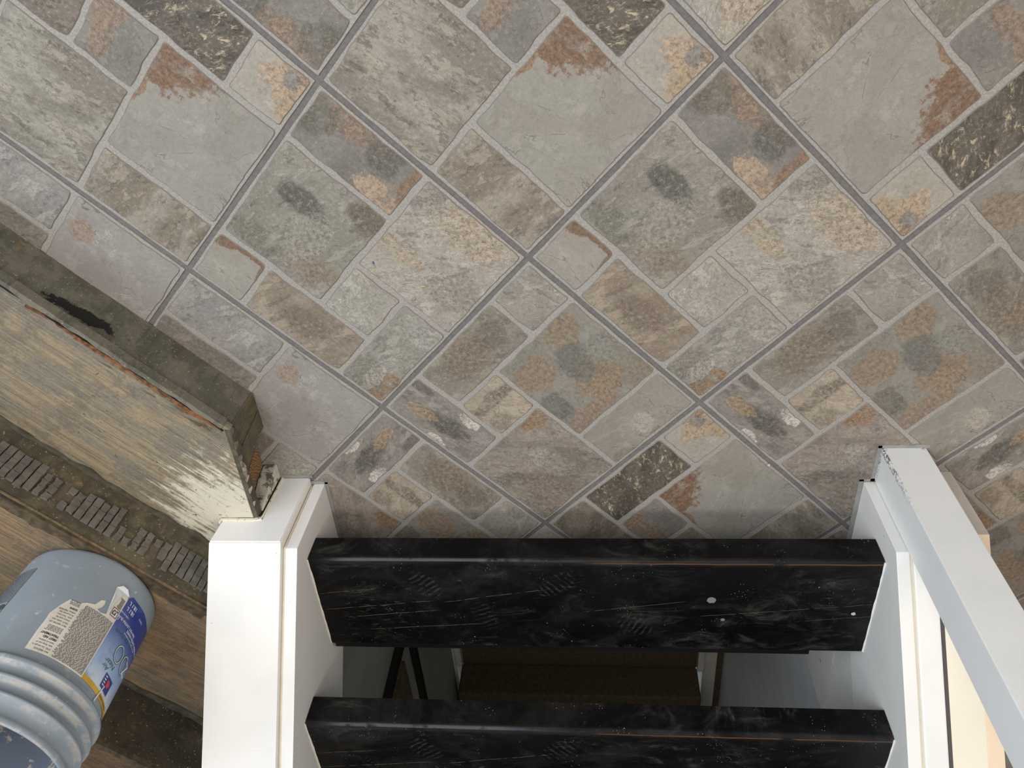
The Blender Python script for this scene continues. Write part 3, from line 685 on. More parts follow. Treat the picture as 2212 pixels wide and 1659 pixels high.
# ------------------------------------------------------------------ square newel post
bm = bmesh.new(); add_box(bm, -0.043, 0.043, -0.0435, 0.0435, 0.0005, 1.08, 0.0018)
add_box(bm, -0.052, 0.052, -0.0525, 0.0525, 1.08, 1.105, 0.004)
po = link_obj('newel_post', bm, M['post']); po.location = (-0.648, -0.0435, 0)
tag(po, 'tall square white post standing on the tiles beside the black treads, chipped at its foot', 'post')

bm = bmesh.new()
for (x0, x1, ya, yb) in ((-0.605, -0.597, -0.094, 0.0), (-0.698, -0.597, -0.095, -0.0875), (-0.5835, -0.574, -0.006, 0.25), (-0.606, -0.574, -0.007, -0.0005), (0.574, 0.5815, -0.006, 0.25), (0.574, 0.612, -0.008, -0.0005), (0.606, 0.686, -0.026, -0.0185)):
    n = max(2, int(max(x1 - x0, yb - ya) / 0.01)); 
    for s in range(n):
        f0, f1 = s / n, (s + 1) / n
        if x1 - x0 > yb - ya: add_box(bm, x0 + (x1-x0)*f0, x0 + (x1-x0)*f1, ya + 0.0015 * fnoise(x0 + s, ya * 9), yb, 0.0004, 0.0026)
        else: add_box(bm, x0 + (0.0015 * fnoise(s, x0 * 9) if x0 > 0 else 0), x1 + (0.0015 * fnoise(s, x0 * 7) if x0 < 0 else 0), ya + (yb-ya)*f0, ya + (yb-ya)*f1, 0.0004, 0.0026)
struct(part('trim_3', bm, mat_flat('grey_floor_caulk', (150, 150, 148), 0.6, (136, 136, 134), 30), None), 'grey caulk line where white woodwork meets the tiles')

# ------------------------------------------------------------------ right half wall (cream, peach edge), lower walls
top = lambda y, o=0.0: SZ + SL * y + o
bm = bmesh.new(); add_prism(bm, [(0.0, 0.001), (0.0, top(0)), (YE, top(YE)), (YE, top(YE) - 0.42), (0.25, 0.001)], 'x', -0.662, -0.656)
struct(part('trim_1', bm, M['crack'], None), 'dark open seam behind the white board')
bm = bmesh.new(); add_prism(bm, [(-0.0235, 0.001), (-0.0235, top(-0.0235)), (YE, top(YE)), (YE, 0.001)], 'x', -0.7225, -0.6625)
struct(part('wall_right', bm, M['cream'], None), 'cream sloping half wall to the right of the staircase')
bm = bmesh.new(); add_prism(bm, [(-0.0235, 0.001), (-0.0235, top(-0.0235)), (YE, top(YE)), (YE, 0.001)], 'x', -0.752, -0.7225)
bm.faces.ensure_lookup_table()
for f in bm.faces:
    if f.calc_center_median().y < -0.02: f.material_index = 1
struct(part('trim_2', bm, [M['peach'], M['trim']], None), 'bare peach coloured edge of the half wall')

# ------------------------------------------------------------------ bare wooden steps on the left (run at 45 degrees to the staircase)
steps = thing0('wooden_steps', 'bare stripped wooden steps coated in grey thinset, climbing beside the white casing', 'steps', (1.3, -0.3, 0))
C1, C2, C3, C4 = 0.440 * R2, 0.870 * R2, 1.375 * R2, 1.88 * R2      # d of each riser face
Z1, Z2, Z3, Z4 = 0.135, 0.283, 0.420, 0.56
TMAX = 2.0
def clipx(t, d): return st(t, d)
def t_at_x(x, d): return x / R2 - d      # t where the step line of depth d reaches plane x
def riser(name, d, za, zb, t0, t1, mat, th=0.02, wob=0.002, nz=5, seed=0.0, top_chip=0.0):
    bm = bmesh.new(); NT_ = max(10, int((t1 - t0) / 0.02)); grid = []
    for s in range(NT_ + 1):
        tt = t0 + (t1 - t0) * s / NT_; row = []
        for q in range(nz + 1):
            zz = za + (zb - za) * q / nz
            if q == nz: zz += top_chip * min(0, fnoise(tt * 14, seed, 7.7))
            dd = d + wob * fnoise(tt * 11, zz * 30, seed)
            row.append(bm.verts.new(st(tt, dd, zz)))
        grid.append(row)
    for s in range(NT_):
        for q in range(nz): bm.faces.new((grid[s][q], grid[s+1][q], grid[s+1][q+1], grid[s][q+1]))
    # back
    back = [[bm.verts.new(st(t0 + (t1 - t0) * s / NT_, d + th, zz)) for zz in (za, zb)] for s in (0, NT_)]
    bm.faces.new((back[0][0], back[0][1], back[1][1], back[1][0]))
    bm.faces.new([r[-1] for r in grid] + [back[1][1], back[0][1]]); bm.faces.new([r[0] for r in grid][::-1] + [back[0][0], back[1][0]])
    bm.faces.new(grid[0][::1] + [back[0][1], back[0][0]]); bm.faces.new(grid[-1][::-1] + [back[1][0], back[1][1]])
    return part(name, bm, mat, steps, label=None)
def board(name, poly, za, zb, mat, seed=0.0):
    bm = bmesh.new(); pts = []
    n = len(poly)
    for q in range(n):
        p, r = poly[q], poly[(q+1) % n]; L = (r - p).length; k = max(1, int(L / 0.02))
        for s in range(k):
            c = p.lerp(r, s / k); w = 0.0012 if k > 1 else 0
            pts.append((c.x + w * fnoise(c.x * 30, c.y * 30, seed), c.y + w * fnoise(c.x * 30 + 7, c.y * 30, seed)))
    add_prism(bm, pts, 'z', za, zb)
    return part(name, bm, mat, steps)
KX = 0.690                                # plane of the cut end facing the staircase
tK = t_at_x(KX, C1)
riser('riser', C1, 0.001, Z1 - 0.018, tK, TMAX, M['thin1'], seed=1)
riser('riser', C2, Z1, Z2 - 0.008, t_at_x(0.767, C2), TMAX + 0.4, M['thin2'], seed=2, wob=0.003)
riser('riser', C3, Z2, Z3 - 0.010, t_at_x(0.767, C3), TMAX + 0.4, M['thin3'], seed=3, wob=0.003)
riser('riser', C4, Z3, Z4, t_at_x(0.767, C4), TMAX + 0.4, M['thin3'], seed=4, wob=0.003)
V = Vector
def P(x, y): return V((x, y, 0))
f1 = st(TMAX, C1 - 0.004); b1 = st(TMAX + 0.2, C2 + 0.01)
k1 = st(t_at_x(KX - 0.006, C1 - 0.004), C1 - 0.004)
board('tread_board', [k1, f1, b1, st(t_at_x(0.7655, C2 + 0.01), C2 + 0.01), P(0.7655, -0.021), P(KX - 0.006, -0.021)], Z1 - 0.016, Z1, M['wood_a'], 1)
board('tread_board', [st(t_at_x(0.767, C2 + 0.014), C2 + 0.014), st(TMAX + .4, C2 + 0.014), st(TMAX + .4, C3 + 0.01), st(t_at_x(0.767, C3 + 0.01), C3 + 0.01)], Z2 - 0.018, Z2, M['wood_b'], 2)
board('tread_board', [st(t_at_x(0.767, C3 + 0.012), C3 + 0.012), st(TMAX + .4, C3 + 0.012), st(TMAX + .4, C4 + 0.01), st(t_at_x(0.767, C4 + 0.01), C4 + 0.01)], Z3 - 0.018, Z3, M['wood_c'], 3)
# thinset crust above the first riser with a chipped, splintered plywood edge
def strip(name, d0, d1, z0, z1, t0, t1, mat, amp0, amp1, seed, dz=0.0):
    bm = bmesh.new(); n = int((t1 - t0) / 0.006); rows = []
    for s in range(n + 1):
        tt = t0 + (t1 - t0) * s / n
        a = d0 + amp0 * fnoise(tt * 23, seed, 1); b = d1 + amp1 * (fnoise(tt * 17, seed, 2) + 0.6 * fnoise(tt * 61, seed, 5))
        if b < a + 0.0008: b = a + 0.0008
        zz = z1 + dz * fnoise(tt * 40, seed, 9)
        rows.append([bm.verts.new(st(tt, a, z0)), bm.verts.new(st(tt, a + 0.0004, zz)), bm.verts.new(st(tt, b, zz)), bm.verts.new(st(tt, b, z0))])
    for s in range(n):
        for q in range(4): bm.faces.new((rows[s][q], rows[s+1][q], rows[s+1][(q+1) % 4], rows[s][(q+1) % 4]))
    bm.faces.new(rows[0][::-1]); bm.faces.new(rows[-1])
    return part(name, bm, mat, steps)
strip('thinset_crust', C1 - 0.0065, C1 + 0.004, Z1 - 0.020, Z1 + 0.0022, tK + 0.01, TMAX, M['thin1'], 0.002, 0.005, 3.3, 0.0008)
strip('open_seam', C1 + 0.003, C1 + 0.008, Z1 - 0.004, Z1 + 0.0012, tK + 0.004, 1.3, M['black_metal'], 0.002, 0.003, 2.1, 0.0004)
strip('splintered_edge', C1 + 0.006, C1 + 0.0125, Z1 - 0.004, Z1 + 0.0022, tK + 0.004, 1.075, M['orange_wood'], 0.003, 0.008, 5.1, 0.001)
strip('splintered_edge', C1 + 0.011, C1 + 0.017, Z1 - 0.004, Z1 + 0.0010, tK + 0.06, 0.98, M['pale_ply'], 0.003, 0.006, 8.7, 0.001)
# short splinters
bm = bmesh.new(); rs = random.Random(4)
for q in range(16):
    tt = tK + 0.02 + rs.random() ** 2 * 0.25; dd = C1 + 0.018 + rs.random() * 0.012
    a = st(tt, dd, Z1 + 0.002); b = st(tt + rs.uniform(0.01, 0.035), dd + rs.uniform(-0.003, 0.003), Z1 + rs.uniform(0.001, 0.005)); w = V((0.0009, 0.0009, 0))
    vs = [bm.verts.new(v) for v in (a - w, a + w, b)]; vt = bm.verts.new((a + V((0, 0, 0.0012))))
    bm.faces.new(vs); bm.faces.new((vs[0], vs[1], vt)); bm.faces.new((vs[1], vs[2], vt)); bm.faces.new((vs[2], vs[0], vt))
part('splinters', bm, M['pale_ply'], steps)['kind'] = 'stuff'
# rough cement fillet at the back of each tread
strip('cement_fillet', C2 - 0.010, C2 + 0.004, Z1 - 0.001, Z1 + 0.005, t_at_x(0.767, C2 - 0.014) + 0.004, TMAX, M['fillet'], 0.008, 0.001, 12.5, 0.003)
strip('cement_fillet', C3 - 0.020, C3 + 0.004, Z2 - 0.001, Z2 + 0.004, t_at_x(0.767, C3 - 0.02) + 0.004, TMAX, M['fillet'], 0.008, 0.001, 15.5, 0.003)
# front edge of the second tread: pale ply line, then a worn brown band
strip('plywood_edge', C2 - 0.002, C2 + 0.003, Z2 - 0.0080, Z2 - 0.0055, t_at_x(0.767, C2) + 0.004, TMAX, M['pale_ply'], 0.001, 0.001, 21.5, 0.001)
strip('worn_edge', C2 + 0.002, C2 + 0.030, Z2 - 0.020, Z2 + 0.0008, t_at_x(0.767, C2 + 0.002) + 0.004, TMAX, M['brown_edge'], 0.001, 0.007, 25.5, 0.001)
strip('worn_edge', C3 + 0.002, C3 + 0.020, Z3 - 0.016, Z3 + 0.0008, t_at_x(0.767, C3 + 0.002) + 0.004, TMAX, M['brown_edge'], 0.001, 0.005, 29.5, 0.001)
# notched adhesive pads left on the second riser
bm = bmesh.new(); rs = random.Random(8); tt = 0.488
while tt < 1.25:
    w = rs.uniform(0.0125, 0.0155)
    if 0.818 < tt < 0.842: tt += 0.012; continue
    grid_zone = tt < 0.60 or 0.70 < tt < 0.78 or 0.87 < tt < 0.97
    z_lo = 0.178 + 0.012 * fnoise(tt * 30, 1, 1) + (0.0 if grid_zone else 0.012); z_hi = 0.247 + 0.010 * fnoise(tt * 26, 5, 1)
    cuts = [z_lo, z_lo + (z_hi - z_lo) * rs.uniform(0.28, 0.36), z_lo + (z_hi - z_lo) * rs.uniform(0.62, 0.7), z_hi]
    for q in range(3):
        if rs.random() < 0.22 and not grid_zone: continue
        za, zb = cuts[q] + 0.0006, cuts[q+1] - 0.0006
        t = bmesh.new(); ring = []
        for (u, v) in ((0,0),(0.5,0),(1,0),(1,.33),(1,.66),(1,1),(.5,1),(0,1),(0,.66),(0,.33)):
            j = 0.0018 if not grid_zone else 0.0007
            ring.append((tt + u * w + rs.uniform(-j, j), za + v * (zb - za) + rs.uniform(-j, j)))
        Af = [t.verts.new(st(a, C2 - 0.0048, b)) for a, b in ring]; Ab = [t.verts.new(st(a, C2 + 0.001, b)) for a, b in ring]
        t.faces.new(Af); t.faces.new(Ab[::-1])
        for s in range(10): t.faces.new((Af[s], Ab[s], Ab[(s+1) % 10], Af[(s+1) % 10]))
        merge(bm, t)
    tt += w + (0.0025 if grid_zone else rs.uniform(0.003, 0.007))
part('adhesive_pads', bm, M['pad'], steps, label='grey notched adhesive squares left on the second riser')
# cut end: two stained board ends, a hole with sawn lumber inside, a flaking stub
yK = -(KX - C1 / R2)
bm = bmesh.new(); add_prism(bm, [(-0.249, 0.001), (-0.2495, Z1 - 0.017), (-0.189, Z1 - 0.017), (-0.2065, 0.001)], 'x', KX - 0.004, KX + 0.012, 0.0008)
part('end_board', bm, M['olive'], steps)
bm = bmesh.new(); add_prism(bm, [(-0.2045, 0.001), (-0.187, Z1 - 0.017), (-0.133, Z1 - 0.017), (-0.158, 0.03), (-0.160, 0.001)], 'x', KX - 0.005, KX + 0.012, 0.0008)
part('end_board', bm, M['olive'], steps)
bm = bmesh.new()
add_prism(bm, [(-0.112, 0.003), (-0.082, 0.095), (-0.036, 0.108), (-0.043, 0.003)], 'x', KX + 0.022, KX + 0.06, 0.003)
part('lumber_block', bm, M['stud'], steps, label='brown sawn end grain inside the hole')
bm = bmesh.new()
pts = [(-0.058, 0.001), (-0.050, 0.045), (-0.040, 0.07), (-0.034, 0.100), (-0.0225, 0.117), (-0.0215, 0.001)]
add_prism(bm, pts, 'x', KX - 0.010, KX + 0.02, 0.002)
part('flaking_stub', bm, M['flaky'], steps)
# jagged thinset lip along the cut end of the tread board
bm = bmesh.new(); n = 50; rows = []
for s in range(n + 1):
    y = -0.250 + 0.228 * s / n
    w = 0.007 + 0.0035 * fnoise(y * 60, 3, 3); zb = Z1 - 0.019 + 0.004 * fnoise(y * 90, 8, 3)
    rows.append([bm.verts.new((KX - w, y, zb)), bm.verts.new((KX - w * 0.8, y, Z1 + 0.001)), bm.verts.new((KX + 0.004, y, Z1 + 0.0012)), bm.verts.new((KX + 0.004, y, zb))])
for s in range(n):
    for q in range(4): bm.faces.new((rows[s][q], rows[s+1][q], rows[s+1][(q+1) % 4], rows[s][(q+1) % 4]))
bm.faces.new(rows[0][::-1]); bm.faces.new(rows[-1])
part('thinset_lip', bm, M['fillet'], steps)
# dark back of the hollow
bm = bmesh.new(); add_box(bm, KX + 0.11, KX + 0.12, -0.2, 0.1, 0.002, Z1 - 0.02)
part('hollow_back', bm, M['wood_c'], steps)

# ------------------------------------------------------------------ bucket
BX, BY, BZ = 1.0, 0.05, Z2
bucket = thing0('bucket', 'blue grey plastic bucket with a torn printed label standing on the bare wooden step', 'bucket', (BX, BY, BZ))
RB, RT = 0.131, 0.1405
def brad(z): return RB + (RT - RB) * min(z, 0.25) / 0.25
prof = [(0.0, 0.003), (0.112, 0.003), (0.120, 0.0004), (0.1265, 0.0015), (0.1300, 0.006), (brad(0.012), 0.012)]
for k in range(1, 17): z = 0.012 + 0.236 * k / 16; prof.append((brad(z), z))
def rib(zc, h, out):
    return [(RT + 0.0005, zc - h), (RT + out, zc - h * 0.75), (RT + out + 0.0012, zc - h * 0.3), (RT + out + 0.0012, zc + h * 0.25), (RT + out, zc + h * 0.7), (RT + 0.001, zc + h)]
prof += [(RT, 0.2515)] + rib(0.262, 0.0075, 0.0085) + rib(0.293, 0.0045, 0.0085) + rib(0.322, 0.0042, 0.0080)
prof += [(RT + 0.001, 0.345), (RT + 0.002, 0.352), (RT + 0.0042, 0.3545), (RT + 0.0045, 0.362), (RT + 0.002, 0.3645), (RT - 0.001, 0.3640), (RT - 0.0022, 0.358)]
inner = [(RT - 0.003, 0.345), (RT - 0.003, 0.24), (RT - 0.006, 0.16), (RB - 0.0035, 0.02), (RB - 0.012, 0.0075), (0.0, 0.0065)]
bm = bmesh.new(); NS = 128; rings = []
full = prof + inner
for (r, z) in full:
    if r == 0: rings.append([bm.verts.new((BX, BY, BZ + z))]); continue
    rings.append([bm.verts.new((BX + r * math.cos(2*math.pi*s/NS) * 1.0, BY + r * math.sin(2*math.pi*s/NS), BZ + z)) for s in range(NS)])
for q in range(len(full) - 1):
    a, b = rings[q], rings[q+1]; mi = 0 if q < len(prof) - 1 else 1
    for s in range(NS):
        s2 = (s + 1) % NS
        if len(a) == 1: f = bm.faces.new((a[0], b[s2], b[s]))
        elif len(b) == 1: f = bm.faces.new((a[s], a[s2], b[0]))
        else: f = bm.faces.new((a[s], a[s2], b[s2], b[s]))
        f.material_index = mi
bucket_body = part('body', bm, [M['bucket'], M['bucket_in']], bucket, smooth=True)
def cyl(th, z, off): r = brad(z) + off; return (BX + r * math.cos(th), BY + r * math.sin(th), BZ + z)
D = math.radians
def fill_patch(poly, off, step=3.0, zstep=0.02):
    """poly: (theta degrees, z) -> curved patch mesh with a little thickness"""
    t = bmesh.new()
    vs = [t.verts.new((a, z * 1000, 0)) for a, z in poly]
    t.faces.new(vs)
    a0, a1 = min(p[0] for p in poly), max(p[0] for p in poly)
    a = math.ceil(a0 / step) * step
    while a < a1:
        bmesh.ops.bisect_plane(t, geom=t.verts[:] + t.edges[:] + t.faces[:], plane_co=(a, 0, 0), plane_no=(1, 0, 0)); a += step
    bmesh.ops.triangulate(t, faces=t.faces[:])
    for v in t.verts:
        v.co = cyl(D(v.co.x), v.co.y / 1000, off)
    return t
def patch(name, poly, off, mat, parent=bucket, label=None):
    t = fill_patch(poly, off)
    return part(name, t, mat, parent, label=label)
paper = patch('paper_label', [(-114.5, 0.236), (-114.0, 0.20), (-114.2, 0.173), (-113.8, 0.158), (-117, 0.136), (-120.5, 0.119), (-126.8, 0.122), (-132, 0.113), (-137.8, 0.108), (-140.0, 0.094), (-143.0, 0.090),
      (-144.0, 0.098), (-143.2, 0.107), (-141.1, 0.114), (-144.5, 0.116), (-148.7, 0.113), (-147.8, 0.09), (-146.6, 0.070), (-144.6, 0.053), (-148.3, 0.047), (-152, 0.050), (-158.2, 0.056), (-158.4, 0.236), (-146.5, 0.2365), (-130.0, 0.2355)], 0.0007, M['paper'], label='torn white paper half with small black print')
blue = patch('front_label', [(-158.4, 0.056), (-161.7, 0.047), (-170, 0.048), (-182, 0.047), (-196, 0.050), (-208, 0.046), (-222, 0.05), (-222, 0.2255), (-190, 0.2262), (-158.4, 0.2255)], 0.0007, M['blue'], label='blue printed front half of the label')
patch('yellow_band', [(-158.4, 0.2258), (-190, 0.2262), (-222, 0.2258), (-222, 0.236), (-190, 0.2362), (-158.4, 0.236)], 0.0008, M['yellow'])
# folded paper flap
t = bmesh.new(); fl = [(-144.6, 0.053, .001), (-148.3, 0.045, .004), (-153, 0.046, .005), (-158, 0.054, .002), (-152, 0.062, .0022), (-149.5, 0.085, .003), (-148.7, 0.112, .001), (-147.0, 0.08, .0055)]
vs = [t.verts.new(cyl(D(a), z, o)) for a, z, o in fl]
for q in range(1, len(vs) - 1): t.faces.new((vs[0], vs[q], vs[q+1]))
part('paper_flap', t, mat_flat('folded_paper', (214, 218, 222), 0.4), bucket)

def text_bm(body, th0, z0, h, off, align='LEFT', bold=0.0, sx=1.0, slant=0.0):
    """text wrapped on the bucket; th0 degrees = left edge, z0 = baseline, h = cap height"""
    cu = bpy.data.curves.new('txt', 'FONT'); cu.body = body; cu.size = 1.0; cu.align_x = align; cu.offset = bold; cu.shear = slant
    o = bpy.data.objects.new('txt', cu); COL.objects.link(o)
    dg = bpy.context.evaluated_depsgraph_get(); dg.update()
    me = bpy.data.meshes.new_from_object(o.evaluated_get(dg))
    t = bmesh.new(); t.from_mesh(me)
    bpy.data.objects.remove(o); bpy.data.curves.remove(cu); bpy.data.meshes.remove(me)
    s = h / 0.70
    for v in t.verts:
        x = v.co.x * s * sx; z = z0 + v.co.y * s
        v.co = cyl(D(th0) + x / brad(z), z, off)
    return t
def texts(name, items, mat, off=0.0012, par=None):
    bm = bmesh.new()
    for it in items: merge(bm, text_bm(*it[:4], off, **(it[4] if len(it) > 4 else {})))
    return part(name, bm, mat, bucket)
# the column of larger print (theta -128..-115, reading left to right)
B_ = {'bold': 0.018}
col = [('MAY IRRITATE', 0.2285, {}), ('EYES. Do not get in', 0.2225, {}), ('eyes. Keep out of', 0.2165, {}), ('reach of children.', 0.2105, {}),
       ('PEUT IRRITER LES', 0.172, {}), ('YEUX. Eviter tout', 0.166, {}), ('contact avec les', 0.160, {}), ('yeux. Tenir hors', 0.154, {}), ('de la portee des', 0.148, {}), ('enfants. PREMIERS', 0.142, {})]
for grp in (col[:4], col[4:]):
    texts('label_print', [(s, -129.5, z, 0.0033, dict(sx=0.82, **k)) for s, z, k in grp], M['ink'])
texts('label_heading', [('FIRST AID', -129.5, 0.2025, 0.0042, dict(sx=0.9, bold=0.03)), ('TREATMENT', -129.5, 0.1955, 0.0042, dict(sx=0.9, bold=0.03))], M['ink'])
texts('label_heading', [('SOINS', -129.5, 0.1345, 0.0038, dict(sx=0.9, bold=0.03))], M['ink'])
bm = bmesh.new(); rs = random.Random(3)
def bar(th0, th1, z, h, off=0.0012):
    t = bmesh.new(); n = max(1, int(abs(th1 - th0) / 3)); lo = []; hi = []
    for s in range(n + 1):
        a = D(th0 + (th1 - th0) * s / n); lo.append(t.verts.new(cyl(a, z, off))); hi.append(t.verts.new(cyl(a, z + h, off)))
    for s in range(n): t.faces.new((lo[s], lo[s+1], hi[s+1], hi[s]))
    return t
z = 0.232                     # tiny unreadable print, word by word
while z > 0.117:
    a = -157.4
    while a < -132:
        w = rs.uniform(0.8, 3.0); 
        if a + w > -131.0: break
        merge(bm, bar(a, a + w, z, 0.00115)); a += w + 0.55
    z -= 0.0021
for z in (0.190, 0.1875, 0.185, 0.1825, 0.180):
    a = -129
    while a < -119: w = rs.uniform(1, 3); merge(bm, bar(a, a + w, z, 0.0012)); a += w + 0.5
for z in [0.128 - 0.0024 * k for k in range(3)] + [0.120]:
    a = -129
    while a < -122: w = rs.uniform(1, 2.4); merge(bm, bar(a, a + w, z, 0.0013)); a += w + 0.5
part('label_small_print', bm, M['ink_grey'], bucket)
bm = bmesh.new()
merge(bm, bar(-130.6, -130.25, 0.116, 0.118, 0.0011)); merge(bm, bar(-116.2, -115.9, 0.165, 0.066, 0.0011)); merge(bm, bar(-158.3, -157.9, 0.06, 0.175, 0.0013))
part('label_rules', bm, M['ink_white'], bucket)
# framed pictogram
bm = bmesh.new()
for th0, th1, z, h in ((-157.6, -151.2, 0.090, 0.0011), (-157.6, -151.2, 0.108, 0.0011), (-157.6, -157.2, 0.090, 0.019), (-151.6, -151.2, 0.090, 0.019), (-156.6, -155.2, 0.094, 0.003), (-154.6, -152.8, 0.095, 0.002), (-155.5, -154.6, 0.099, 0.006), (-154.4, -152.2, 0.103, 0.0016), (-153.0, -152.2, 0.097, 0.006)):
    merge(bm, bar(th0, th1, z, h, 0.0013))
z = 0.066
while z < 0.088:
    merge(bm, bar(-157.2, -152.6 + rs.uniform(-1, 0), z, 0.0009, 0.0013)); z += 0.0021
part('warning_pictogram', bm, M['ink'], bucket)
texts('front_print', [('18.1 L', -171.5, 0.0575, 0.0082, dict(sx=0.8, bold=0.02)), ('18.1 L', -171.5, 0.0700, 0.0082, dict(sx=0.8, bold=0.02)), ('1-800-463-8663', -168.5, 0.0855, 0.0035, dict(sx=0.85)),
      ('FINI MAT | EXTRA BLANC', -185.0, 0.0960, 0.0052, dict(sx=0.82, bold=0.015)), ('FLAT FINISH | EXTRA WHITE', -206.0, 0.1040, 0.0052, dict(sx=0.82, bold=0.015)),
      ('peinture pour murs et plafonds', -196, 0.1125, 0.0038, dict(sx=0.85)), ('CONT.', -186, 0.064, 0.0045, dict(sx=0.9))], M['ink_white'])
texts('front_script', [('eco friendly', -181.0, 0.1185, 0.0072, dict(slant=0.4, sx=0.9))], M['ink_green'])
texts('front_script', [('Near', -182, 0.172, 0.0105, dict(slant=0.3, sx=1.0)), ('Air', -176, 0.184, 0.010, dict(slant=0.3))], M['ink_green'])
def ringpatch(thc, zc, ra, rb, w, off):
    t = bmesh.new(); n = 40; A = []; Bv = []
    for s in range(n):
        an = 2 * math.pi * s / n
        A.append(t.verts.new(cyl(D(thc) + ra * math.cos(an) / 0.137, zc + rb * math.sin(an), off)))
        Bv.append(t.verts.new(cyl(D(thc) + (ra - w) * math.cos(an) / 0.137, zc + (rb - w) * math.sin(an), off)))
    for s in range(n): t.faces.new((A[s], A[(s+1) % n], Bv[(s+1) % n], Bv[s]))
    return t
bm = bmesh.new()
for thc in (-178.5, -191.5): merge(bm, ringpatch(thc, 0.150, 0.0145, 0.0185, 0.0045, 0.0012))
part('double_ring_emblem', bm, M['ink_green'], bucket)
bm = bmesh.new()
for thc in (-178.5, -191.5): merge(bm, ringpatch(thc, 0.150, 0.0132, 0.0172, 0.0014, 0.0015))
merge(bm, text_bm('Z', -203.5, 0.136, 0.026, 0.0015, bold=0.0))
part('emblem_outline', bm, M['ink_white'], bucket)
patch('maker_badge', [(-176.0, 0.193), (-189.5, 0.193), (-189.5, 0.2205), (-176.0, 0.2205)], 0.0014, M['ink_navy'])
patch('maker_mark', [(-181.5, 0.200), (-184, 0.198), (-186.5, 0.2045), (-184.5, 0.213), (-181.8, 0.211)], 0.0018, M['ink_red'])
bm = bmesh.new()
for k in range(4): merge(bm, bar(-179.6 - 0.0, -177.0, 0.197 + k * 0.0055, 0.002, 0.0018))
part('badge_lines', bm, M['ink_white'], bucket)
texts('band_print', [('INTERIOR | INTERIEUR', -199, 0.2290, 0.0042, dict(sx=0.8, bold=0.01))], M['ink'], 0.0014)
# white scuff through the yellow band and a dried drip
patch('paint_scuff', [(-181.6, 0.213), (-180.6, 0.213), (-177.6, 0.247), (-178.8, 0.248)], 0.0020, M['ink_white'])
# dark printed warning block moulded on the other side
bm = bmesh.new()
patchpts = [(-76.5, 0.056), (-40, 0.056), (-40, 0.166), (-76.5, 0.166)]
merge(bm, bar(-77.0, -76.5, 0.056, 0.112, 0.0006)); merge(bm, bar(-77, -40, 0.056, 0.0012, 0.0006))
z = 0.060
while z < 0.140:
    a = -75.8
    while a < -42:
        w = rs.uniform(1.2, 4.0); merge(bm, bar(a, a + w, z, 0.0014, 0.0006)); a += w + 0.5
    z += 0.0034
part('warning_block', bm, M['engrave'], bucket)
patch('round_mark', [(-73 + 3.4 * math.cos(k / 12 * 2 * math.pi), 0.153 + 0.008 * math.sin(k / 12 * 2 * math.pi)) for k in range(12)], 0.0007, M['engrave'])

# ------------------------------------------------------------------ lower flight seen through the open riser
def side_wall(name, x0, x1, pts, mat, label):
    bm = bmesh.new(); add_prism(bm, pts, 'x', x0, x1); return struct(part(name, bm, mat, None), label)
def mat_lower():
    t = NT('roller_textured_wall', 0.5, 0.35); v = t.obj(); n = t.noise(v, 130, 4, 0.6)
    c = t.mix(t.ss(t.noise(v, 6, 4), 0.4, 0.6), (230, 232, 226), (222, 226, 222))
    c = t.mix(t.ss(t.noise(t.mapping(v, scale=(1, 1, 1.6)), 30, 2), 0.735, 0.75), c, (90, 94, 94))
    t.base(c); t.bump(n, 0.7, 0.003); return t.m
M['lower_tex'] = mat_lower()
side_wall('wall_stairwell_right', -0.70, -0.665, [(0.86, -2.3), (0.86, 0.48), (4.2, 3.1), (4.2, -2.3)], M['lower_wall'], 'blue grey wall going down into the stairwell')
bm = bmesh.new()
add_prism(bm, [(-0.655, 0.16), (-0.607, 0.16), (-0.607, 0.60), (-0.616, 0.82), (-0.665, 0.92), (-0.70, 0.92), (-0.70, 0.2)], 'z', -2.3, -0.005)
add_prism(bm, [(0.25, -0.005), (0.25, 0.0), (0.90, 0.49), (0.90, -0.005)], 'x', -0.655, -0.6085)
struct(part('wall_stairwell_near', bm, M['lower_tex'], None), 'roller textured pale wall under the right stringer')
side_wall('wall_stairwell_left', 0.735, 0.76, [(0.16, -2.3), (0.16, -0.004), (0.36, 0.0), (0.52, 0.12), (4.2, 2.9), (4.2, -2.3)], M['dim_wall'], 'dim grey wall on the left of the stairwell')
bm = bmesh.new(); add_box(bm, 0.60, 0.76, 0.236, 0.249, -2.3, -0.006)
struct(part('wall_stairwell_back', bm, M['dim_wall'], None))
bm = bmesh.new(); add_box(bm, -0.664, 0.735, 4.15, 4.2, -2.3, 3.0)
struct(part('wall_stairwell_end', bm, M['dim_wall'], None))
low = thing0('carpeted_stairs', 'brown carpeted lower stairs seen dimly through the gap between the black treads', 'stairs', (0, 2.4, -1.35))
def carpet_step(y, z, d, h):
    bm = bmesh.new(); add_box(bm, -0.535, 0.70, y, y + d, z - h, z, 0.016, 3); return bm
part('lower_landing', carpet_step(0.6, -1.35, 1.79, 0.06), M['carpet'], low)
part('carpet_step', carpet_step(2.38, -1.168, 0.30, 0.19), M['carpet'], low)
part('carpet_step', carpet_step(2.66, -0.985, 0.30, 0.37), M['carpet'], low)
part('carpet_step', carpet_step(2.94, -0.80, 0.30, 0.55), M['carpet'], low)
def skirt(name, x0, x1, ya, za, yb, zb, w):
    bm = bmesh.new(); add_prism(bm, [(ya, za), (ya, za + w), (yb, zb + w), (yb, zb)], 'x', x0, x1, 0.003); return bm
part('skirt_board', skirt('s', 0.722, 0.733, 0.7, -1.36, 3.3, -1.36, 0.06), M['trim'], low)
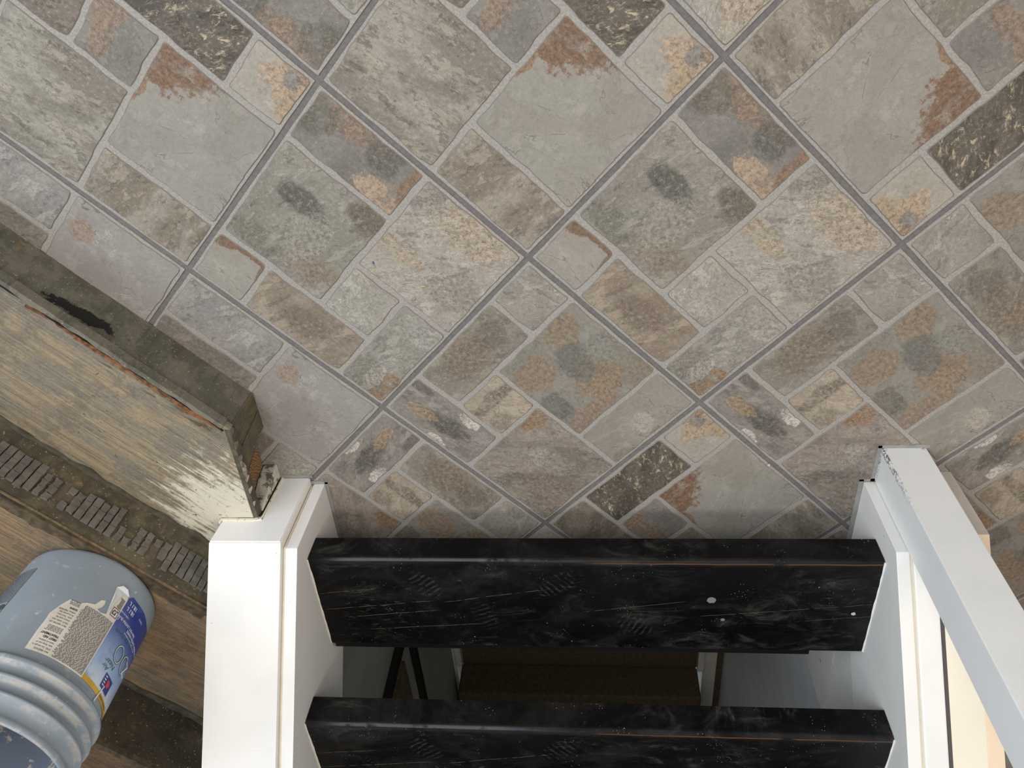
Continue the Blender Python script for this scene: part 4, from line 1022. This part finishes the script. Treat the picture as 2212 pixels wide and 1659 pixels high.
part('skirt_board', skirt('s', 0.690, 0.7215, 0.7, -1.36, 2.355, -1.36, 0.05), M['trim'], low)
part('skirt_board', skirt('s', -0.560, -0.530, 0.7, -1.36, 2.36, -1.36, 0.05), M['trim'], low)
bm = bmesh.new(); add_box(bm, -0.630, -0.563, 0.96, 3.3, -1.36, -1.345, 0.003)
part('skirt_board', bm, M['trim'], low, label='pale board along the right of the lower stairs')
bm = bmesh.new(); add_box(bm, -0.664, -0.631, 0.96, 3.3, -1.40, -1.356)
part('carpet_strip', bm, M['carpet'], low)
# framed panel on the left stairwell wall
bm = bmesh.new(); add_box(bm, 0.712, 0.736, 1.272, 1.318, -1.34, 0.55); add_box(bm, 0.712, 0.736, 1.318, 3.4, -0.748, -0.712)
struct(part('door_1', bm, M['black_metal'], None), 'black frame on the dim stairwell wall')
bm = bmesh.new(); add_box(bm, 0.722, 0.736, 1.400, 3.4, -0.605, 0.60)
struct(part('door_2', bm, M['wood_c'], None), 'brown panel inside the black frame')

# ------------------------------------------------------------------ small debris
def crumb(name, label, cat, loc, r, mat, seed, group=None, flat=0.6, long=1.0):
    bm = bmesh.new(); bmesh.ops.create_icosphere(bm, subdivisions=2, radius=r)
    for v in bm.verts:
        k = 1 + 0.5 * fnoise(v.co.x / r * 1.3 + seed, v.co.y / r * 1.3, v.co.z / r * 1.3); v.co *= k; v.co.z *= flat; v.co.x *= long; v.co.y /= long
    o = link_obj(name, bm, mat); zmin = min(v.co.z for v in o.data.vertices)
    o.location = (loc[0], loc[1], loc[2] - zmin); tag(o, label, cat, group); return o
m_drip = mat_flat('grey_drip', (122, 122, 122), 0.5)
m_stonechip = mat_flat('pale_chip', (190, 188, 182), 0.8)
def blob_mesh(name, pts, h, mat, loc, label, cat, group=None):
    bm = bmesh.new(); add_prism(bm, pts, 'z', 0, h, 0.0003, 1)
    o = link_obj(name, bm, mat); o.location = loc; return tag(o, label, cat, group)
def blobpts(rx, ry, seed, n=18):
    return [(rx * math.cos(2*math.pi*k/n) * (1 + 0.3 * fnoise(k * 0.9, seed)), ry * math.sin(2*math.pi*k/n) * (1 + 0.3 * fnoise(k * 0.9, seed + 3))) for k in range(n)]
blob_mesh('plaster_drip', blobpts(0.0095, 0.0085, 1), 0.0010, m_drip, (-0.258, 0.168, 0.1781), 'round grey dried plaster drip on the lowest black tread, the larger one', 'drip')
blob_mesh('plaster_drip', blobpts(0.0045, 0.004, 5), 0.0010, m_drip, (-0.285, 0.227, 0.1781), 'small grey dried plaster drip behind the larger one on the lowest black tread', 'drip')
crumb('chip', 'blue speck of debris on the pale slate stone near the left steps', 'debris', (0.3796, -0.5324, 0.0017), 0.0022, mat_flat('blue_chip', (60, 100, 140), 0.6), 2, flat=0.5, long=0.8)
crumb('chip', 'yellowish sliver of debris on the pale slate stone right of the blue speck', 'debris', (0.2918, -0.481, 0.0017), 0.0036, mat_flat('yellow_chip', (176, 164, 120), 0.7), 5, flat=0.4, long=1.6)
crumb('chip', 'tiny grey pebble on the big grey stone beside the lowest black tread', 'debris', (-0.385, -0.046, 0.0017), 0.0032, m_stonechip, 9)
crumb('chip', 'pale crumb at the right end of the lowest black tread', 'debris', (-0.545, 0.202, 0.178), 0.0040, m_stonechip, 13)

# prints belong to their labels, residue to its riser
def reparent(child, par):
    child.parent = par; child.matrix_parent_inverse = Matrix.Identity(4)
for o in list(bucket.children):
    n = o.name.split('.')[0]
    if n in ('label_print', 'label_heading', 'label_small_print', 'label_rules', 'warning_pictogram', 'paper_flap'): reparent(o, paper)
    elif n in ('yellow_band', 'front_print', 'front_script', 'double_ring_emblem', 'emblem_outline', 'maker_badge', 'maker_mark', 'badge_lines', 'band_print', 'paint_scuff'): reparent(o, blue)
    elif n == 'round_mark': reparent(o, bpy.data.objects['warning_block'])
risers = [o for o in steps.children if o.name.startswith('riser')]
boards = [o for o in steps.children if o.name.startswith('tread_board')]
for o in list(steps.children):
    n = o.name.split('.')[0]
    if n == 'adhesive_pads': reparent(o, risers[1])
    elif n in ('splintered_edge', 'splinters', 'open_seam', 'thinset_lip', 'thinset_crust'): reparent(o, boards[0])
